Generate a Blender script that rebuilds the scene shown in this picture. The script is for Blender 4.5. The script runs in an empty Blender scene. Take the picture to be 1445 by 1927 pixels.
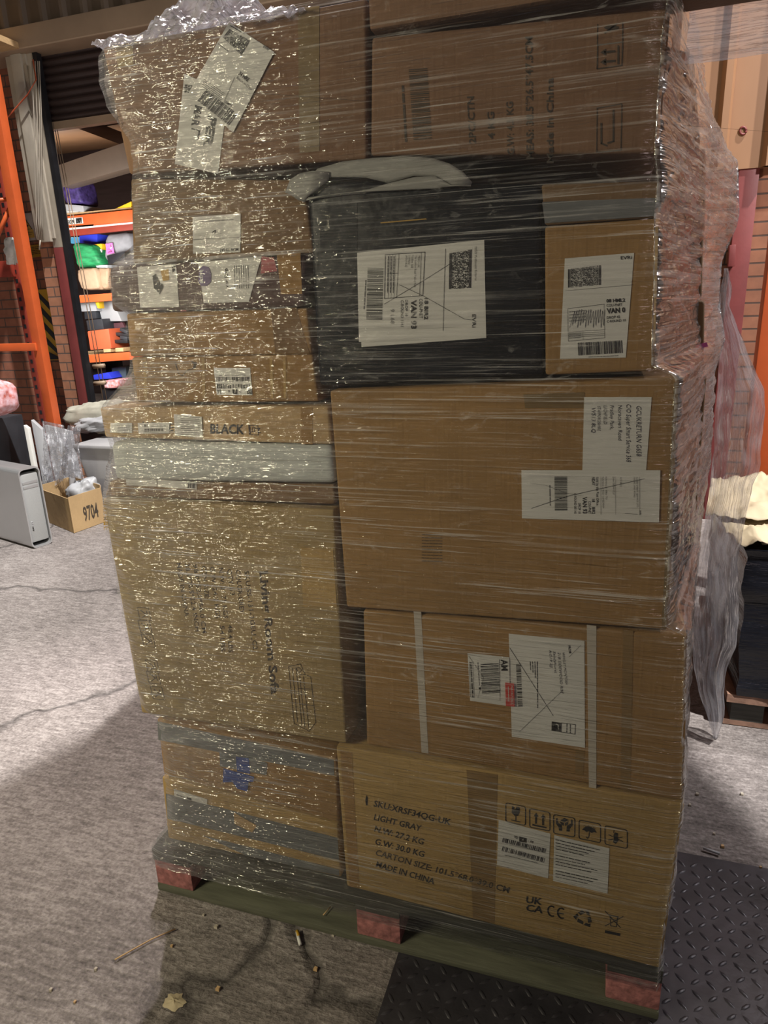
import bpy, bmesh, math, random
from mathutils import Vector, Matrix, noise
S = bpy.context.scene
COL = S.collection
rnd = random.Random(7)

# ------------------------------------------------------------------ camera
CP = Vector((1.02886621, -1.14144804, 1.42456415))
CR = Vector((0.952, 0.304, -0.036)); CD = Vector((0.056, -0.288, -0.956)); CF = Vector((-0.301, 0.908, -0.291))
CF.normalize(); CR = (CR - CF * CR.dot(CF)).normalized(); CD = CF.cross(CR)
FPX = 1286.7
cam = bpy.data.cameras.new('camera'); cam.sensor_fit = 'HORIZONTAL'; cam.sensor_width = 36
cam.lens = 36 * FPX / 1445; cam.clip_start = .02; cam.clip_end = 100
co = bpy.data.objects.new('camera', cam); COL.objects.link(co)
U_ = -CD; B_ = -CF
co.matrix_world = Matrix(((CR.x, U_.x, B_.x, CP.x), (CR.y, U_.y, B_.y, CP.y), (CR.z, U_.z, B_.z, CP.z), (0, 0, 0, 1)))
S.camera = co

# ------------------------------------------------------------------ view, world, lights
S.view_settings.view_transform = 'Standard'; S.view_settings.look = 'None'
S.view_settings.gamma = 1; S.view_settings.use_curve_mapping = False
S.view_settings.exposure = 0.28
S.cycles.transparent_max_bounces = 24
S.cycles.max_bounces = 6; S.cycles.diffuse_bounces = 3; S.cycles.glossy_bounces = 3
S.cycles.sample_clamp_indirect = 4; S.cycles.caustics_reflective = False; S.cycles.caustics_refractive = False
S.cycles.use_denoising = True
W = bpy.data.worlds.new('world'); S.world = W; W.use_nodes = True
W.node_tree.nodes['Background'].inputs[0].default_value = (.80, .78, .84, 1)
W.node_tree.nodes['Background'].inputs[1].default_value = .045

def lamp(name, kind, loc, aim, energy, color, size=.5, size_y=None, **kw):
    l = bpy.data.lights.new(name, kind); l.energy = energy; l.color = color
    if kind == 'AREA':
        l.shape = 'RECTANGLE'; l.size = size; l.size_y = size_y or size
    elif kind == 'SUN': l.angle = size
    else: l.shadow_soft_size = size
    for k, v in kw.items(): setattr(l, k, v)
    o = bpy.data.objects.new(name, l); COL.objects.link(o); o.location = loc
    d = Vector(aim) - Vector(loc)
    o.rotation_euler = d.to_track_quat('-Z', 'Y').to_euler()
    return o
SUND = Vector((-.38, .23, -.86))
lamp('sun', 'SUN', (3, -3, 8), Vector((3, -3, 8)) + SUND, 4.9, (1, .96, .92), math.radians(1.3))
lamp('strip_lamp', 'AREA', (-1.2, -1.95, 2.05), (.5, 0, .9), 48, (1, .90, .62), .8, .26)
lamp('front_fill', 'AREA', (2.3, -2.6, 3.2), (.9, 0, 1.2), 6.5, (1, .76, .72), 1.2, .4)  # pinkish fill light added at the right front, no fixture there
lamp('door_floodlight', 'SPOT', (-.95, 2.5, 4.5), (-.1, -.45, 0), 520, (1, .89, .90), .05, spot_size=math.radians(46), spot_blend=.5)
lamp('side_film_fill', 'POINT', (3.0, 1.7, 3.2), (0, 0, 0), 180, (1, .95, .95), .08)  # added to brighten the film on the stack's right side
lamp('ceiling_fill_light', 'POINT', (-6.2, 7.2, 2.6), (0, 0, 0), 60, (1, .95, .88), .1)  # extra light added to brighten the store ceiling
lamp('store_lamp', 'AREA', (-4.2, 4.4, 1.7), (-5.6, 6.3, 1.4), 90, (1, .97, .92), 1.6, .4)

# ------------------------------------------------------------------ geometry helpers
def at(px, py, Y):                       # the point of the plane Y that the photograph shows at a pixel
    d = CR * ((px - 722.5) / FPX) + CD * ((py - 963.5) / FPX) + CF
    return CP + d * ((Y - CP.y) / d.y)
def gnd(px, py, z=0):
    d = CR * ((px - 722.5) / FPX) + CD * ((py - 963.5) / FPX) + CF
    return CP + d * ((z - CP.z) / d.z)
def vlen(a, b): return math.hypot(a[0] - b[0], a[1] - b[1])

class MB:
    def __init__(s): s.v = []; s.f = []; s.m = []; s.sm = []
    def face(s, pts, m=0, smooth=False):
        n = len(s.v); s.v += [Vector(p) for p in pts]; s.f.append(list(range(n, n + len(pts)))); s.m.append(m); s.sm.append(smooth)
    def mesh(s, vs, fs, m=0, smooth=False):
        n = len(s.v); s.v += [Vector(p) for p in vs]
        for f in fs: s.f.append([n + i for i in f]); s.m.append(m); s.sm.append(smooth)
    def hexa(s, a, b, m=0):              # a: four corners of one face, b: the four behind
        s.mesh(list(a) + list(b), [(0, 1, 2, 3), (7, 6, 5, 4), (0, 4, 5, 1), (1, 5, 6, 2), (2, 6, 7, 3), (3, 7, 4, 0)], m)
    def box(s, x0, x1, y0, y1, z0, z1, m=0):
        s.hexa([(x0, y0, z1), (x1, y0, z1), (x1, y0, z0), (x0, y0, z0)], [(x0, y1, z1), (x1, y1, z1), (x1, y1, z0), (x0, y1, z0)], m)
    def tube(s, pts, r, n=8, m=0, caps=True):
        pts = [Vector(p) for p in pts]; rings = []
        for i, p in enumerate(pts):
            t = (pts[min(i + 1, len(pts) - 1)] - pts[max(i - 1, 0)]).normalized()
            a = t.cross(Vector((0, 0, 1)) if abs(t.z) < .9 else Vector((1, 0, 0))).normalized(); b = t.cross(a)
            rr = r[i] if isinstance(r, (list, tuple)) else r
            rings.append([p + (a * math.cos(k * 2 * math.pi / n) + b * math.sin(k * 2 * math.pi / n)) * rr for k in range(n)])
        vs = [q for g in rings for q in g]; fs = []
        for i in range(len(rings) - 1):
            for k in range(n): fs.append((i * n + k, i * n + (k + 1) % n, (i + 1) * n + (k + 1) % n, (i + 1) * n + k))
        if caps: fs += [tuple(range(n))[::-1], tuple((len(rings) - 1) * n + k for k in range(n))]
        s.mesh(vs, fs, m, True)
    def grid(s, nu, nv, fn, m=0, smooth=True, uv=False):
        vs = [fn(i / nu, j / nv) for j in range(nv + 1) for i in range(nu + 1)]
        s.mesh(vs, [(j * (nu + 1) + i, j * (nu + 1) + i + 1, (j + 1) * (nu + 1) + i + 1, (j + 1) * (nu + 1) + i) for j in range(nv) for i in range(nu)], m, smooth)
ROOT = {}
def build(name, mb, mats, parent=None, bevel=0, seg=2, uvs=None):
    mats = mats if isinstance(mats, (list, tuple)) else [mats]
    if parent is None:
        xs = [v.x for v in mb.v]; ys = [v.y for v in mb.v]; zs = [v.z for v in mb.v]
        org = Vector(((min(xs) + max(xs)) / 2, (min(ys) + max(ys)) / 2, min(zs)))
    else: org = ROOT[parent.name]
    me = bpy.data.meshes.new(name)
    me.from_pydata([v - org for v in mb.v], [], mb.f)
    for m in mats: me.materials.append(m)
    me.polygons.foreach_set('material_index', mb.m); me.polygons.foreach_set('use_smooth', mb.sm)
    if uvs:
        ul = me.uv_layers.new(name='UVMap')
        for l in me.loops: ul.data[l.index].uv = uvs[l.vertex_index]
    if bevel:
        bm = bmesh.new(); bm.from_mesh(me)
        bmesh.ops.remove_doubles(bm, verts=bm.verts, dist=1e-5); bmesh.ops.recalc_face_normals(bm, faces=bm.faces)
        bmesh.ops.bevel(bm, geom=[e for e in bm.edges if e.is_manifold and e.calc_face_angle(0) > .5], offset=bevel, segments=seg, profile=.6, affect='EDGES')
        for f in bm.faces: f.smooth = True
        bm.to_mesh(me); bm.free()
        try: me.set_sharp_from_angle(angle=.7)
        except Exception: pass
    me.update()
    o = bpy.data.objects.new(name, me); COL.objects.link(o)
    if parent: o.parent = parent
    else: o.location = org
    ROOT[o.name] = org
    return o
def empty(name, loc):
    o = bpy.data.objects.new(name, None); COL.objects.link(o); o.location = loc; o.empty_display_size = .05
    ROOT[o.name] = Vector(loc); return o
def tag(o, label, cat, group=None, kind=None):
    if label: o['label'] = label
    if cat: o['category'] = cat
    if group: o['group'] = group
    if kind: o['kind'] = kind
    return o
def struct(name, mb, m, **k):
    o = build(name, mb, m, **k); o['kind'] = 'structure'; return o

# ------------------------------------------------------------------ material helpers
def nodes(name):
    m = bpy.data.materials.new(name); m.use_nodes = True; nt = m.node_tree
    b = nt.nodes['Principled BSDF']; return m, nt, b
def N(nt, t, **k):
    n = nt.nodes.new(t)
    for a, v in k.items():
        if a.startswith('i_'):
            key = a[2:].replace('_', ' '); n.inputs[int(key) if key.isdigit() else key].default_value = v
        else: setattr(n, a, v)
    return n
def coords(nt, scale=(1, 1, 1), rot=(0, 0, 0), kind='Object'):
    tc = N(nt, 'ShaderNodeTexCoord'); mp = N(nt, 'ShaderNodeMapping')
    mp.inputs['Scale'].default_value = scale; mp.inputs['Rotation'].default_value = rot
    nt.links.new(tc.outputs[kind], mp.inputs[0]); return mp.outputs[0]
def noisef(nt, vec, scale=5, detail=3, rough=.55, dist=0):
    n = N(nt, 'ShaderNodeTexNoise'); n.inputs['Scale'].default_value = scale; n.inputs['Detail'].default_value = detail
    n.inputs['Roughness'].default_value = rough; n.inputs['Distortion'].default_value = dist
    nt.links.new(vec, n.inputs['Vector']); return n.outputs['Fac']
def ramp(nt, fac, stops):
    r = N(nt, 'ShaderNodeValToRGB'); e = r.color_ramp.elements
    while len(e) < len(stops): e.new(.5)
    for i, (p, c) in enumerate(stops):
        e[i].position = p; e[i].color = (c, c, c, 1) if isinstance(c, (int, float)) else (*c, 1)
    nt.links.new(fac, r.inputs[0]); return r.outputs[0]
def math_(nt, op, a, b=None, clamp=False):
    n = N(nt, 'ShaderNodeMath', operation=op, use_clamp=clamp)
    for i, x in enumerate((a, b)):
        if x is None: continue
        if isinstance(x, (int, float)): n.inputs[i].default_value = x
        else: nt.links.new(x, n.inputs[i])
    return n.outputs[0]
def bump(nt, h, strength=.3, dist=.01):
    n = N(nt, 'ShaderNodeBump'); n.inputs['Strength'].default_value = strength; n.inputs['Distance'].default_value = dist
    nt.links.new(h, n.inputs['Height']); return n.outputs[0]
def basic(name, c, rough=.6, var=.25, scale=8, stretch=(1, 1, 1), metal=0, bmp=.1, bs=60, c2=None, spec=.5):
    m, nt, b = nodes(name)
    v = coords(nt, stretch); f = noisef(nt, v, scale, 4)
    c2 = c2 or tuple(x * (1 - var) for x in c); c1 = tuple(min(1, x * (1 + var * .6)) for x in c)
    nt.links.new(ramp(nt, f, [(.3, c2), (.7, c1)]), b.inputs['Base Color'])
    b.inputs['Roughness'].default_value = rough; b.inputs['Metallic'].default_value = metal
    b.inputs['Specular IOR Level'].default_value = spec
    if bmp: nt.links.new(bump(nt, noisef(nt, v, bs, 3), bmp, .004), b.inputs['Normal'])
    return m
def cardboard(name, c, var=.16):
    m, nt, b = nodes(name)
    v = coords(nt); f = noisef(nt, v, 5, 5, .6)
    fib = noisef(nt, coords(nt, (1, 1, 12)), 60, 2); mix = math_(nt, 'ADD', math_(nt, 'MULTIPLY', f, .75), math_(nt, 'MULTIPLY', fib, .25))
    nt.links.new(ramp(nt, mix, [(.3, tuple(x * (1 - var) for x in c)), (.7, tuple(x * (1 + var) for x in c))]), b.inputs['Base Color'])
    b.inputs['Roughness'].default_value = .75; b.inputs['Specular IOR Level'].default_value = .25
    h = math_(nt, 'ADD', noisef(nt, coords(nt, (1, 1, .05)), 150, 1), math_(nt, 'MULTIPLY', noisef(nt, v, 9, 3), 2.5))
    nt.links.new(bump(nt, h, .25, .004), b.inputs['Normal']); return m
def film_mat(name, haze=.05, streak=.5, gl=1.0, tint=(.96, .96, .97), bstr=.8, sc=1.0, rough=.16, ang=(5, -14, -35), white=(.87, .87, .88), left_glare=0, thr=0, crumple=None):
    m, nt, b = nodes(name); nt.nodes.remove(b); out = nt.nodes['Material Output']
    L = nt.links.new
    uv = lambda s, r: coords(nt, s, (0, 0, math.radians(r)), 'UV')
    big = noisef(nt, uv((2.2 * sc, 3 * sc, 1), 0), 2, 3)
    p = ramp(nt, big, [(.38, .15), (.62, 1)])
    n1 = noisef(nt, uv((2.6 * sc, 130 * sc, 1), ang[0] * .7), 1, 3, .55, .45); m1 = ramp(nt, n1, [(.57 + thr, 0), (.70 + thr, 1)])
    n2 = noisef(nt, uv((3.6 * sc, 210 * sc, 1), ang[1] * .7), 1, 3, .55, .6); m2 = ramp(nt, n2, [(.585 + thr, 0), (.68 + thr, 1)])
    n3 = noisef(nt, uv((14 * sc, 40 * sc, 1), ang[2]), 1, 4, .65, 1.5); m3 = ramp(nt, n3, [(.60 + thr, 0), (.74 + thr, 1)])
    tot = math_(nt, 'ADD', math_(nt, 'MULTIPLY', m1, streak * .5), math_(nt, 'ADD', math_(nt, 'MULTIPLY', m2, streak * .6), math_(nt, 'MULTIPLY', m3, streak * .35)))
    sx = N(nt, 'ShaderNodeSeparateXYZ'); L(coords(nt, kind='UV'), sx.inputs[0])
    glare = math_(nt, 'MULTIPLY', ramp(nt, sx.outputs['X'], [(.04, 1), (.34, 0)]), left_glare)      # pale glare painted into the left end of the film
    hz = math_(nt, 'MINIMUM', math_(nt, 'ADD', math_(nt, 'ADD', math_(nt, 'MULTIPLY', tot, p), math_(nt, 'MULTIPLY', glare, ramp(nt, big, [(.3, .3), (.6, 1)]))), haze), .46)
    df = N(nt, 'ShaderNodeBsdfDiffuse'); df.inputs[0].default_value = (*white, 1)
    tl = N(nt, 'ShaderNodeBsdfTranslucent'); tl.inputs[0].default_value = (*white, 1)
    md = N(nt, 'ShaderNodeMixShader'); md.inputs[0].default_value = .5; L(df.outputs[0], md.inputs[1]); L(tl.outputs[0], md.inputs[2])
    tr = N(nt, 'ShaderNodeBsdfTransparent'); tr.inputs[0].default_value = (*tint, 1)
    mx = N(nt, 'ShaderNodeMixShader'); L(hz, mx.inputs[0]); L(tr.outputs[0], mx.inputs[1]); L(md.outputs[0], mx.inputs[2])
    b1 = noisef(nt, uv((9 * sc, 150 * sc, 1), ang[0] * .7), 1, 1, .5, 1.2); b2 = noisef(nt, uv((42 * sc, 125 * sc, 1), ang[2] * .5), 1, 1, .5, .8)
    h = math_(nt, 'ADD', math_(nt, 'ADD', math_(nt, 'MULTIPLY', n2, .25), b1), math_(nt, 'MULTIPLY', b2, ramp(nt, sx.outputs['X'], [(.22, crumple[0]), (.60, crumple[1])]) if crumple else .7))
    bn = bump(nt, h, bstr, .006)
    gl_ = N(nt, 'ShaderNodeBsdfGlossy'); gl_.inputs['Roughness'].default_value = rough; L(bn, gl_.inputs['Normal'])
    fr = N(nt, 'ShaderNodeFresnel'); fr.inputs[0].default_value = 1.45; L(bn, fr.inputs['Normal'])
    fg = math_(nt, 'MINIMUM', math_(nt, 'MULTIPLY', fr.outputs[0], gl), .45)
    m2x = N(nt, 'ShaderNodeMixShader'); L(fg, m2x.inputs[0]); L(mx.outputs[0], m2x.inputs[1]); L(gl_.outputs[0], m2x.inputs[2])
    L(m2x.outputs[0], out.inputs[0]); return m
def brick_mat(name, c1, c2, mortar, w=.225, h=.075):
    m, nt, b = nodes(name)
    tc = N(nt, 'ShaderNodeTexCoord'); sp = N(nt, 'ShaderNodeSeparateXYZ'); cb = N(nt, 'ShaderNodeCombineXYZ')
    nt.links.new(tc.outputs['Object'], sp.inputs[0]); nt.links.new(sp.outputs['X'], cb.inputs[0]); nt.links.new(sp.outputs['Z'], cb.inputs[1])
    t = N(nt, 'ShaderNodeTexBrick'); nt.links.new(cb.outputs[0], t.inputs['Vector'])
    t.inputs['Color1'].default_value = (*c1, 1); t.inputs['Color2'].default_value = (*c2, 1); t.inputs['Mortar'].default_value = (*mortar, 1)
    t.inputs['Scale'].default_value = 1; t.inputs['Mortar Size'].default_value = .0055; t.inputs['Mortar Smooth'].default_value = .2
    t.inputs['Brick Width'].default_value = w; t.inputs['Row Height'].default_value = h
    mx = N(nt, 'ShaderNodeMix', data_type='RGBA', blend_type='MULTIPLY'); mx.inputs[0].default_value = .6
    nt.links.new(t.outputs['Color'], mx.inputs[6]); nt.links.new(ramp(nt, noisef(nt, tc.outputs['Object'], 14, 4), [(.3, .6), (.7, 1)]), mx.inputs[7])
    nt.links.new(mx.outputs[2], b.inputs['Base Color']); b.inputs['Roughness'].default_value = .85
    nt.links.new(bump(nt, math_(nt, 'SUBTRACT', 1, t.outputs['Fac']), .8, .008), b.inputs['Normal']); return m

M = {}
for k, c in dict(kraft=(.31, .185, .075), kraft_dark=(.20, .125, .065), kraft_red=(.215, .125, .075), kraft_olive=(.33, .24, .115), kraft_pale=(.40, .27, .11), kraft_tan=(.45, .31, .16)).items():
    M[k] = cardboard('cardboard_' + k, c)
M['taupe'] = cardboard('printed_taupe_board', (.135, .095, .09), .1)
M['black_wrap'] = basic('black_plastic_wrap', (.008, .009, .013), .45, .5, 14, bmp=.7, bs=22, spec=.3)
M['paper'] = basic('label_paper', (.66, .66, .63), .6, .06, 6, bmp=.05, bs=20)
M['paper_cream'] = basic('cream_paper', (.50, .42, .28), .7, .10, 5, bmp=.2, bs=9)
M['ink'] = basic('black_ink', (.018, .018, .02), .6, .2, 30, bmp=0)
M['ink_soft'] = basic('faded_carton_ink', (.055, .042, .03), .7, .3, 40, bmp=0)
M['ink_grey'] = basic('grey_print', (.16, .16, .16), .6, .2, 30, bmp=0)
M['pen'] = basic('pen_ink', (.03, .03, .05), .5, .2, 30, bmp=0)
M['gold_ink'] = basic('yellow_print', (.45, .27, .05), .6, .2, 30, bmp=0)
M['tape'] = basic('brown_packing_tape', (.20, .135, .06), .3, .15, 10, bmp=.15, bs=25)
M['tape_pale'] = basic('pale_brown_tape', (.25, .16, .068), .35, .12, 10, bmp=.12, bs=25)
M['tape_clear'] = basic('white_strapping_tape', (.50, .46, .40), .35, .12, 10, bmp=.1, bs=25)
M['tape_grey'] = basic('grey_duct_tape', (.17, .18, .185), .4, .15, 10, bmp=.2, bs=30)
M['tape_blue'] = basic('blue_label', (.03, .07, .30), .5, .15, 10, bmp=.1)
M['red'] = basic('red_label', (.55, .06, .05), .5, .1, 10, bmp=0)
M['tape_red'] = basic('red_tape', (.33, .035, .05), .45, .15, 10, bmp=.1)
M['tape_teal'] = basic('dark_teal_tape', (.06, .09, .11), .45, .15, 10, bmp=.1)
M['pink'] = basic('pink_marker', (.80, .16, .50), .5, .2, 30, bmp=0)
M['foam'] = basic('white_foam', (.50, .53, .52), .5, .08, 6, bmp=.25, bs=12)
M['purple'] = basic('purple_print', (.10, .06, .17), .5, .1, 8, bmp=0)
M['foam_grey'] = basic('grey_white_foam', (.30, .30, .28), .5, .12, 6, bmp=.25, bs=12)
M['wood'] = basic('grey_green_pallet_wood', (.105, .108, .075), .8, .35, 6, (1, 6, 14), bmp=.4, bs=14)
M['wood_dark'] = basic('dark_deck_wood', (.07, .07, .06), .7, .35, 6, (1, 6, 14), bmp=.4, bs=14)
M['block_red'] = basic('red_painted_block', (.35, .14, .135), .85, .45, 60, bmp=.5, bs=90)
M['edge_wood'] = basic('raw_board_edge', (.34, .20, .14), .85, .35, 20, bmp=.4, bs=40)
M['film'] = film_mat('stretch_film_front', .018, 0.85, 2.2, rough=.1, bstr=1.0, left_glare=.15, crumple=(.75, .16))
M['film_side'] = film_mat('stretch_film_side', .10, 2.6, 2.0, thr=-.05, bstr=1.3, sc=.6, rough=.16, ang=(5, 9, -3))
M['film_loose'] = film_mat('loose_film', .34, .70, 1.4, thr=-.04, bstr=1.2, sc=.5, rough=.18, white=(.90, .92, 1))
# ------------------------------------------------------------------ the setting
WY = 3.6
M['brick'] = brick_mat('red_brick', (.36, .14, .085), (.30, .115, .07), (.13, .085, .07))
M['brick_lit'] = brick_mat('sunlit_brick', (.46, .215, .125), (.42, .19, .11), (.16, .11, .09), .215, .075)  # paler copy of the brick, sunlight on the pier put into its colour
M['brick_right'] = brick_mat('right_brick', (.37, .16, .09), (.33, .14, .08), (.10, .06, .045), .225, .075)
M['steel_red'] = basic('red_oxide_paint', (.22, .046, .044), .5, .2, 5, bmp=.1)
M['cream_paint'] = basic('cream_painted_steel', (.50, .45, .37), .6, .18, 4, bmp=.2, bs=18)
M['tan_clad'] = basic('tan_cladding', (.34, .178, .09), .55, .12, 3, (1, 1, .5), bmp=.1, bs=6)
M['brown_clad'] = basic('brown_cladding', (.17, .125, .09), .6, .25, 4, (1, 1, .4), bmp=.1, bs=6)
M['brown_dark'] = basic('dark_brown_slats', (.055, .036, .034), .45, .3, 4, (.4, 1, 3), bmp=.1)
M['tan_beam'] = basic('tan_beam_paint', (.40, .29, .20), .5, .15, 3, bmp=.1)
M['rafter'] = basic('rafter_paint', (.14, .105, .08), .5, .15, 3, bmp=.1)
M['black_metal'] = basic('black_metal', (.016, .016, .019), .4, .3, 10, bmp=.05)

# concrete yard with cracks and coarse brushed grain
m, nt, b = nodes('yard_concrete'); v = coords(nt)
g1 = noisef(nt, coords(nt, (3, 14, 3), (0, 0, -.35)), 7, 6, .65, .4); g2 = noisef(nt, v, 1.6, 4); g3 = noisef(nt, v, 120, 2)
gm = math_(nt, 'ADD', math_(nt, 'MULTIPLY', g1, .45), math_(nt, 'ADD', math_(nt, 'MULTIPLY', g2, .25), math_(nt, 'MULTIPLY', g3, .3)))
vo = N(nt, 'ShaderNodeTexVoronoi', feature='DISTANCE_TO_EDGE'); vo.inputs['Scale'].default_value = .55
dv = N(nt, 'ShaderNodeVectorMath', operation='ADD'); nz = N(nt, 'ShaderNodeTexNoise'); nz.inputs['Scale'].default_value = 5
nt.links.new(v, nz.inputs['Vector']); sc_ = N(nt, 'ShaderNodeVectorMath', operation='SCALE'); sc_.inputs['Scale'].default_value = .25
nt.links.new(nz.outputs['Color'], sc_.inputs[0]); nt.links.new(v, dv.inputs[0]); nt.links.new(sc_.outputs[0], dv.inputs[1]); nt.links.new(dv.outputs[0], vo.inputs['Vector'])
crk = ramp(nt, vo.outputs['Distance'], [(.0, .25), (.012, 1)])
colr = ramp(nt, gm, [(.36, (.09, .078, .074)), (.5, (.225, .20, .19)), (.63, (.40, .365, .35))])
mx = N(nt, 'ShaderNodeMix', data_type='RGBA', blend_type='MULTIPLY'); mx.inputs[0].default_value = .8
nt.links.new(colr, mx.inputs[6]); nt.links.new(crk, mx.inputs[7]); nt.links.new(mx.outputs[2], b.inputs['Base Color'])
b.inputs['Roughness'].default_value = .85
hh = math_(nt, 'ADD', math_(nt, 'MULTIPLY', gm, 1.0), math_(nt, 'MULTIPLY', crk, .8))
nt.links.new(bump(nt, hh, .9, .012), b.inputs['Normal']); M['floor'] = m
mb = MB(); mb.box(-9, 4.5, -4, 12, -.12, 0); struct('floor', mb, M['floor'])

# chequer plate let into the yard
M['plate'] = basic('chequer_plate_steel', (.050, .047, .056), .42, .45, 9, metal=.35, bmp=.3, bs=40)
mb = MB()
PX0, PX1, PY0, PY1 = .645, 2.6, -1.3, .49
mb.face([(PX0, PY0, .002), (PX1, PY0, .002), (PX1, PY1, .002), (PX0, PY1, .002)])
st = .031; ny = int((PY1 - PY0) / st); nx = int((2.05 - PX0) / st)
for j in range(ny):
    for i in range(nx):
        cx = PX0 + (i + .5) * st; cy = PY0 + (j + .5) * st
        if .05 < cy < .40 and cx < 1.1: continue
        a = math.radians(42 if (i + j) % 2 else -48); c, s_ = math.cos(a), math.sin(a)
        vs = []; L_, w_ = .0145, .0042
        for (u, w2, z) in ((-1, 0, 0), (-.45, -1, 0), (.45, -1, 0), (1, 0, 0), (.45, 1, 0), (-.45, 1, 0), (-.5, 0, .0032), (.5, 0, .0032)):
            x = u * L_; y = w2 * w_; vs.append((cx + x * c - y * s_, cy + x * s_ + y * c, .002 + z))
        mb.mesh(vs, [(0, 1, 6), (1, 2, 7, 6), (2, 3, 7), (3, 4, 7), (4, 5, 6, 7), (5, 0, 6)], 0, True)
struct('floor_chequer_plate', mb, M['plate'])

# back wall: brick, pier, steel posts, lintel, shutter
X = lambda px, py, Y=WY: at(px, py, Y).x
Z = lambda px, py, Y=WY: at(px, py, Y).z
pier0, pier1 = X(88, 545), X(116, 545)
col0, col1 = pier1, X(144, 600)
zc = Z(110, 466)                                   # where the cream paint starts
mb = MB(); mb.box(-8.5, pier0, 3.76, 3.80, 0, 4.6); struct('wall_back_left', mb, M['brick'])
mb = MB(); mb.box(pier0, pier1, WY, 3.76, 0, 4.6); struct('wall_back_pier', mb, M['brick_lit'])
mb = MB(); mb.box(col0, col1, WY - .015, 3.66, 0, zc); struct('column_base', mb, M['steel_red'], bevel=.004)
mb = MB(); mb.box(col0, col1, WY - .015, 3.66, zc, 4.2); struct('column_upper', mb, M['cream_paint'], bevel=.004)
bx0, bx1 = X(28, 240), X(70, 300)
mb = MB(); mb.box(X(86, 455), X(104, 455) , WY - .05, WY - .016, Z(95, 456), Z(62, 101) ); mb.box(X(48, 300), X(84, 300), WY - .03, 3.75, Z(95, 450), Z(62, 101))
struct('trim_boxing', mb, M['cream_paint'], bevel=.004)
mb = MB()
gx0, gx1 = col1, X(151, 600); zl_0 = Z(62, 101)
mb.box(gx0, gx1, WY - .02, 3.63, 0, zl_0 + .06)
struct('door_guide', mb, M['black_metal'])
zl0 = Z(62, 101); zl1 = Z(10, 75) + .03
mb = MB(); mb.box(-4.4, 1.3, WY - .10, 3.85, zl0, zl1); struct('lintel', mb, M['tan_beam'], bevel=.01)
def ribbed(name, x0, x1, z0, z1, y, mat, pitch, rib, depth, phase=0):
    mb = MB(); pts = []
    x = x0 + phase
    pts.append((x0, y))
    while x + rib < x1:
        pts += [(x, y), (x + rib * .25, y - depth), (x + rib * .75, y - depth), (x + rib, y)]; x += pitch
    pts.append((x1, y))
    for (a, b_) in zip(pts, pts[1:]): mb.face([(a[0], a[1], z0), (b_[0], b_[1], z0), (b_[0], b_[1], z1), (a[0], a[1], z1)])
    mb.face([(x0, y + .06, z0), (x0, y + .06, z1), (x1, y + .06, z1), (x1, y + .06, z0)])
    mb.face([(x0, y, z0), (x1, y, z0), (x1, y + .06, z0), (x0, y + .06, z0)])
    return struct(name, mb, mat)
ribbed('wall_back_upper', -7, 1.3, zl1, 5.2, WY - .02, M['brown_clad'], .175, .05, .035)
# roller shutter curtain, part lowered
mb = MB(); zs0, zs1 = Z(89, 226), zl0 + .25; n = 13
for i in range(n):
    a = zs0 + (zs1 - zs0) * i / n; c = zs0 + (zs1 - zs0) * (i + 1) / n
    for k in range(6):
        t0, t1 = k / 6, (k + 1) / 6; f = lambda t: 3.69 - .022 * math.sin(math.pi * t)
        mb.face([(gx1 - .3, f(t0), a + (c - a) * t0), (1.2, f(t0), a + (c - a) * t0), (1.2, f(t1), a + (c - a) * t1), (gx1 - .3, f(t1), a + (c - a) * t1)], 0, True)
mb.box(gx1 - .3, 1.2, 3.66, 3.72, zs0 - .05, zs0, 1)
struct('door_shutter', mb, [M['brown_dark'], M['tan_beam']])
# right of the doorway
zb = Z(1430, 318); rx0, rx1 = X(1393, 480), X(1409, 480)
mb = MB(); mb.box(-.2, 4.4, WY, 3.85, 0, zb + .05); struct('wall_back_right', mb, M['brick_right'])
mb = MB(); mb.box(rx0 - .06, rx1, WY - .05, WY, 0, zb + .02); struct('column_right', mb, M['steel_red'], bevel=.004)
ribbed('wall_back_right_upper', -.2, 4.4, zb, 5.2, WY - .06, M['tan_clad'], .245, .07, .045, phase=(X(1350, 200) + .2) % .245)
mb = MB(); mb.tube([at(1398 + 6 * math.cos(t), 246 + 7 * math.sin(t), WY - .066) for t in [i * .45 for i in range(15)]], .006, 6)
tag(build('lifting_ring', mb, M['steel_red']), 'small metal ring on a rib of the tan wall cladding', 'ring')
# unseen slab added overhead, outlined to shade the stack and nearby ground
mb = MB(); off = Vector((2.21, -1.337, 5)); pl = [(-.1, 1.75), (-.54, .67), (-.73, .2), (-2.3, -3.6), (3.3, -3.6), (1.68, .26), (1.40, .87), (1.02, 1.75)]
mb.face([off + Vector((*q, 0)) for q in pl]); mb.face([off + Vector((*q, .1)) for q in pl][::-1])
for a, b_ in zip(pl, pl[1:] + pl[:1]): mb.face([off + Vector((*a, 0)), off + Vector((*b_, 0)), off + Vector((*b_, .1)), off + Vector((*a, .1))])
struct('sun_blocker', mb, M['brown_clad']); mb = MB(); mb.box(-9, .6, 2.93, 3.9, 5.2, 5.3); struct('wall_sun_blocker', mb, M['brown_clad'])  # second unseen slab added to shade the upper wall and lintel
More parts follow.
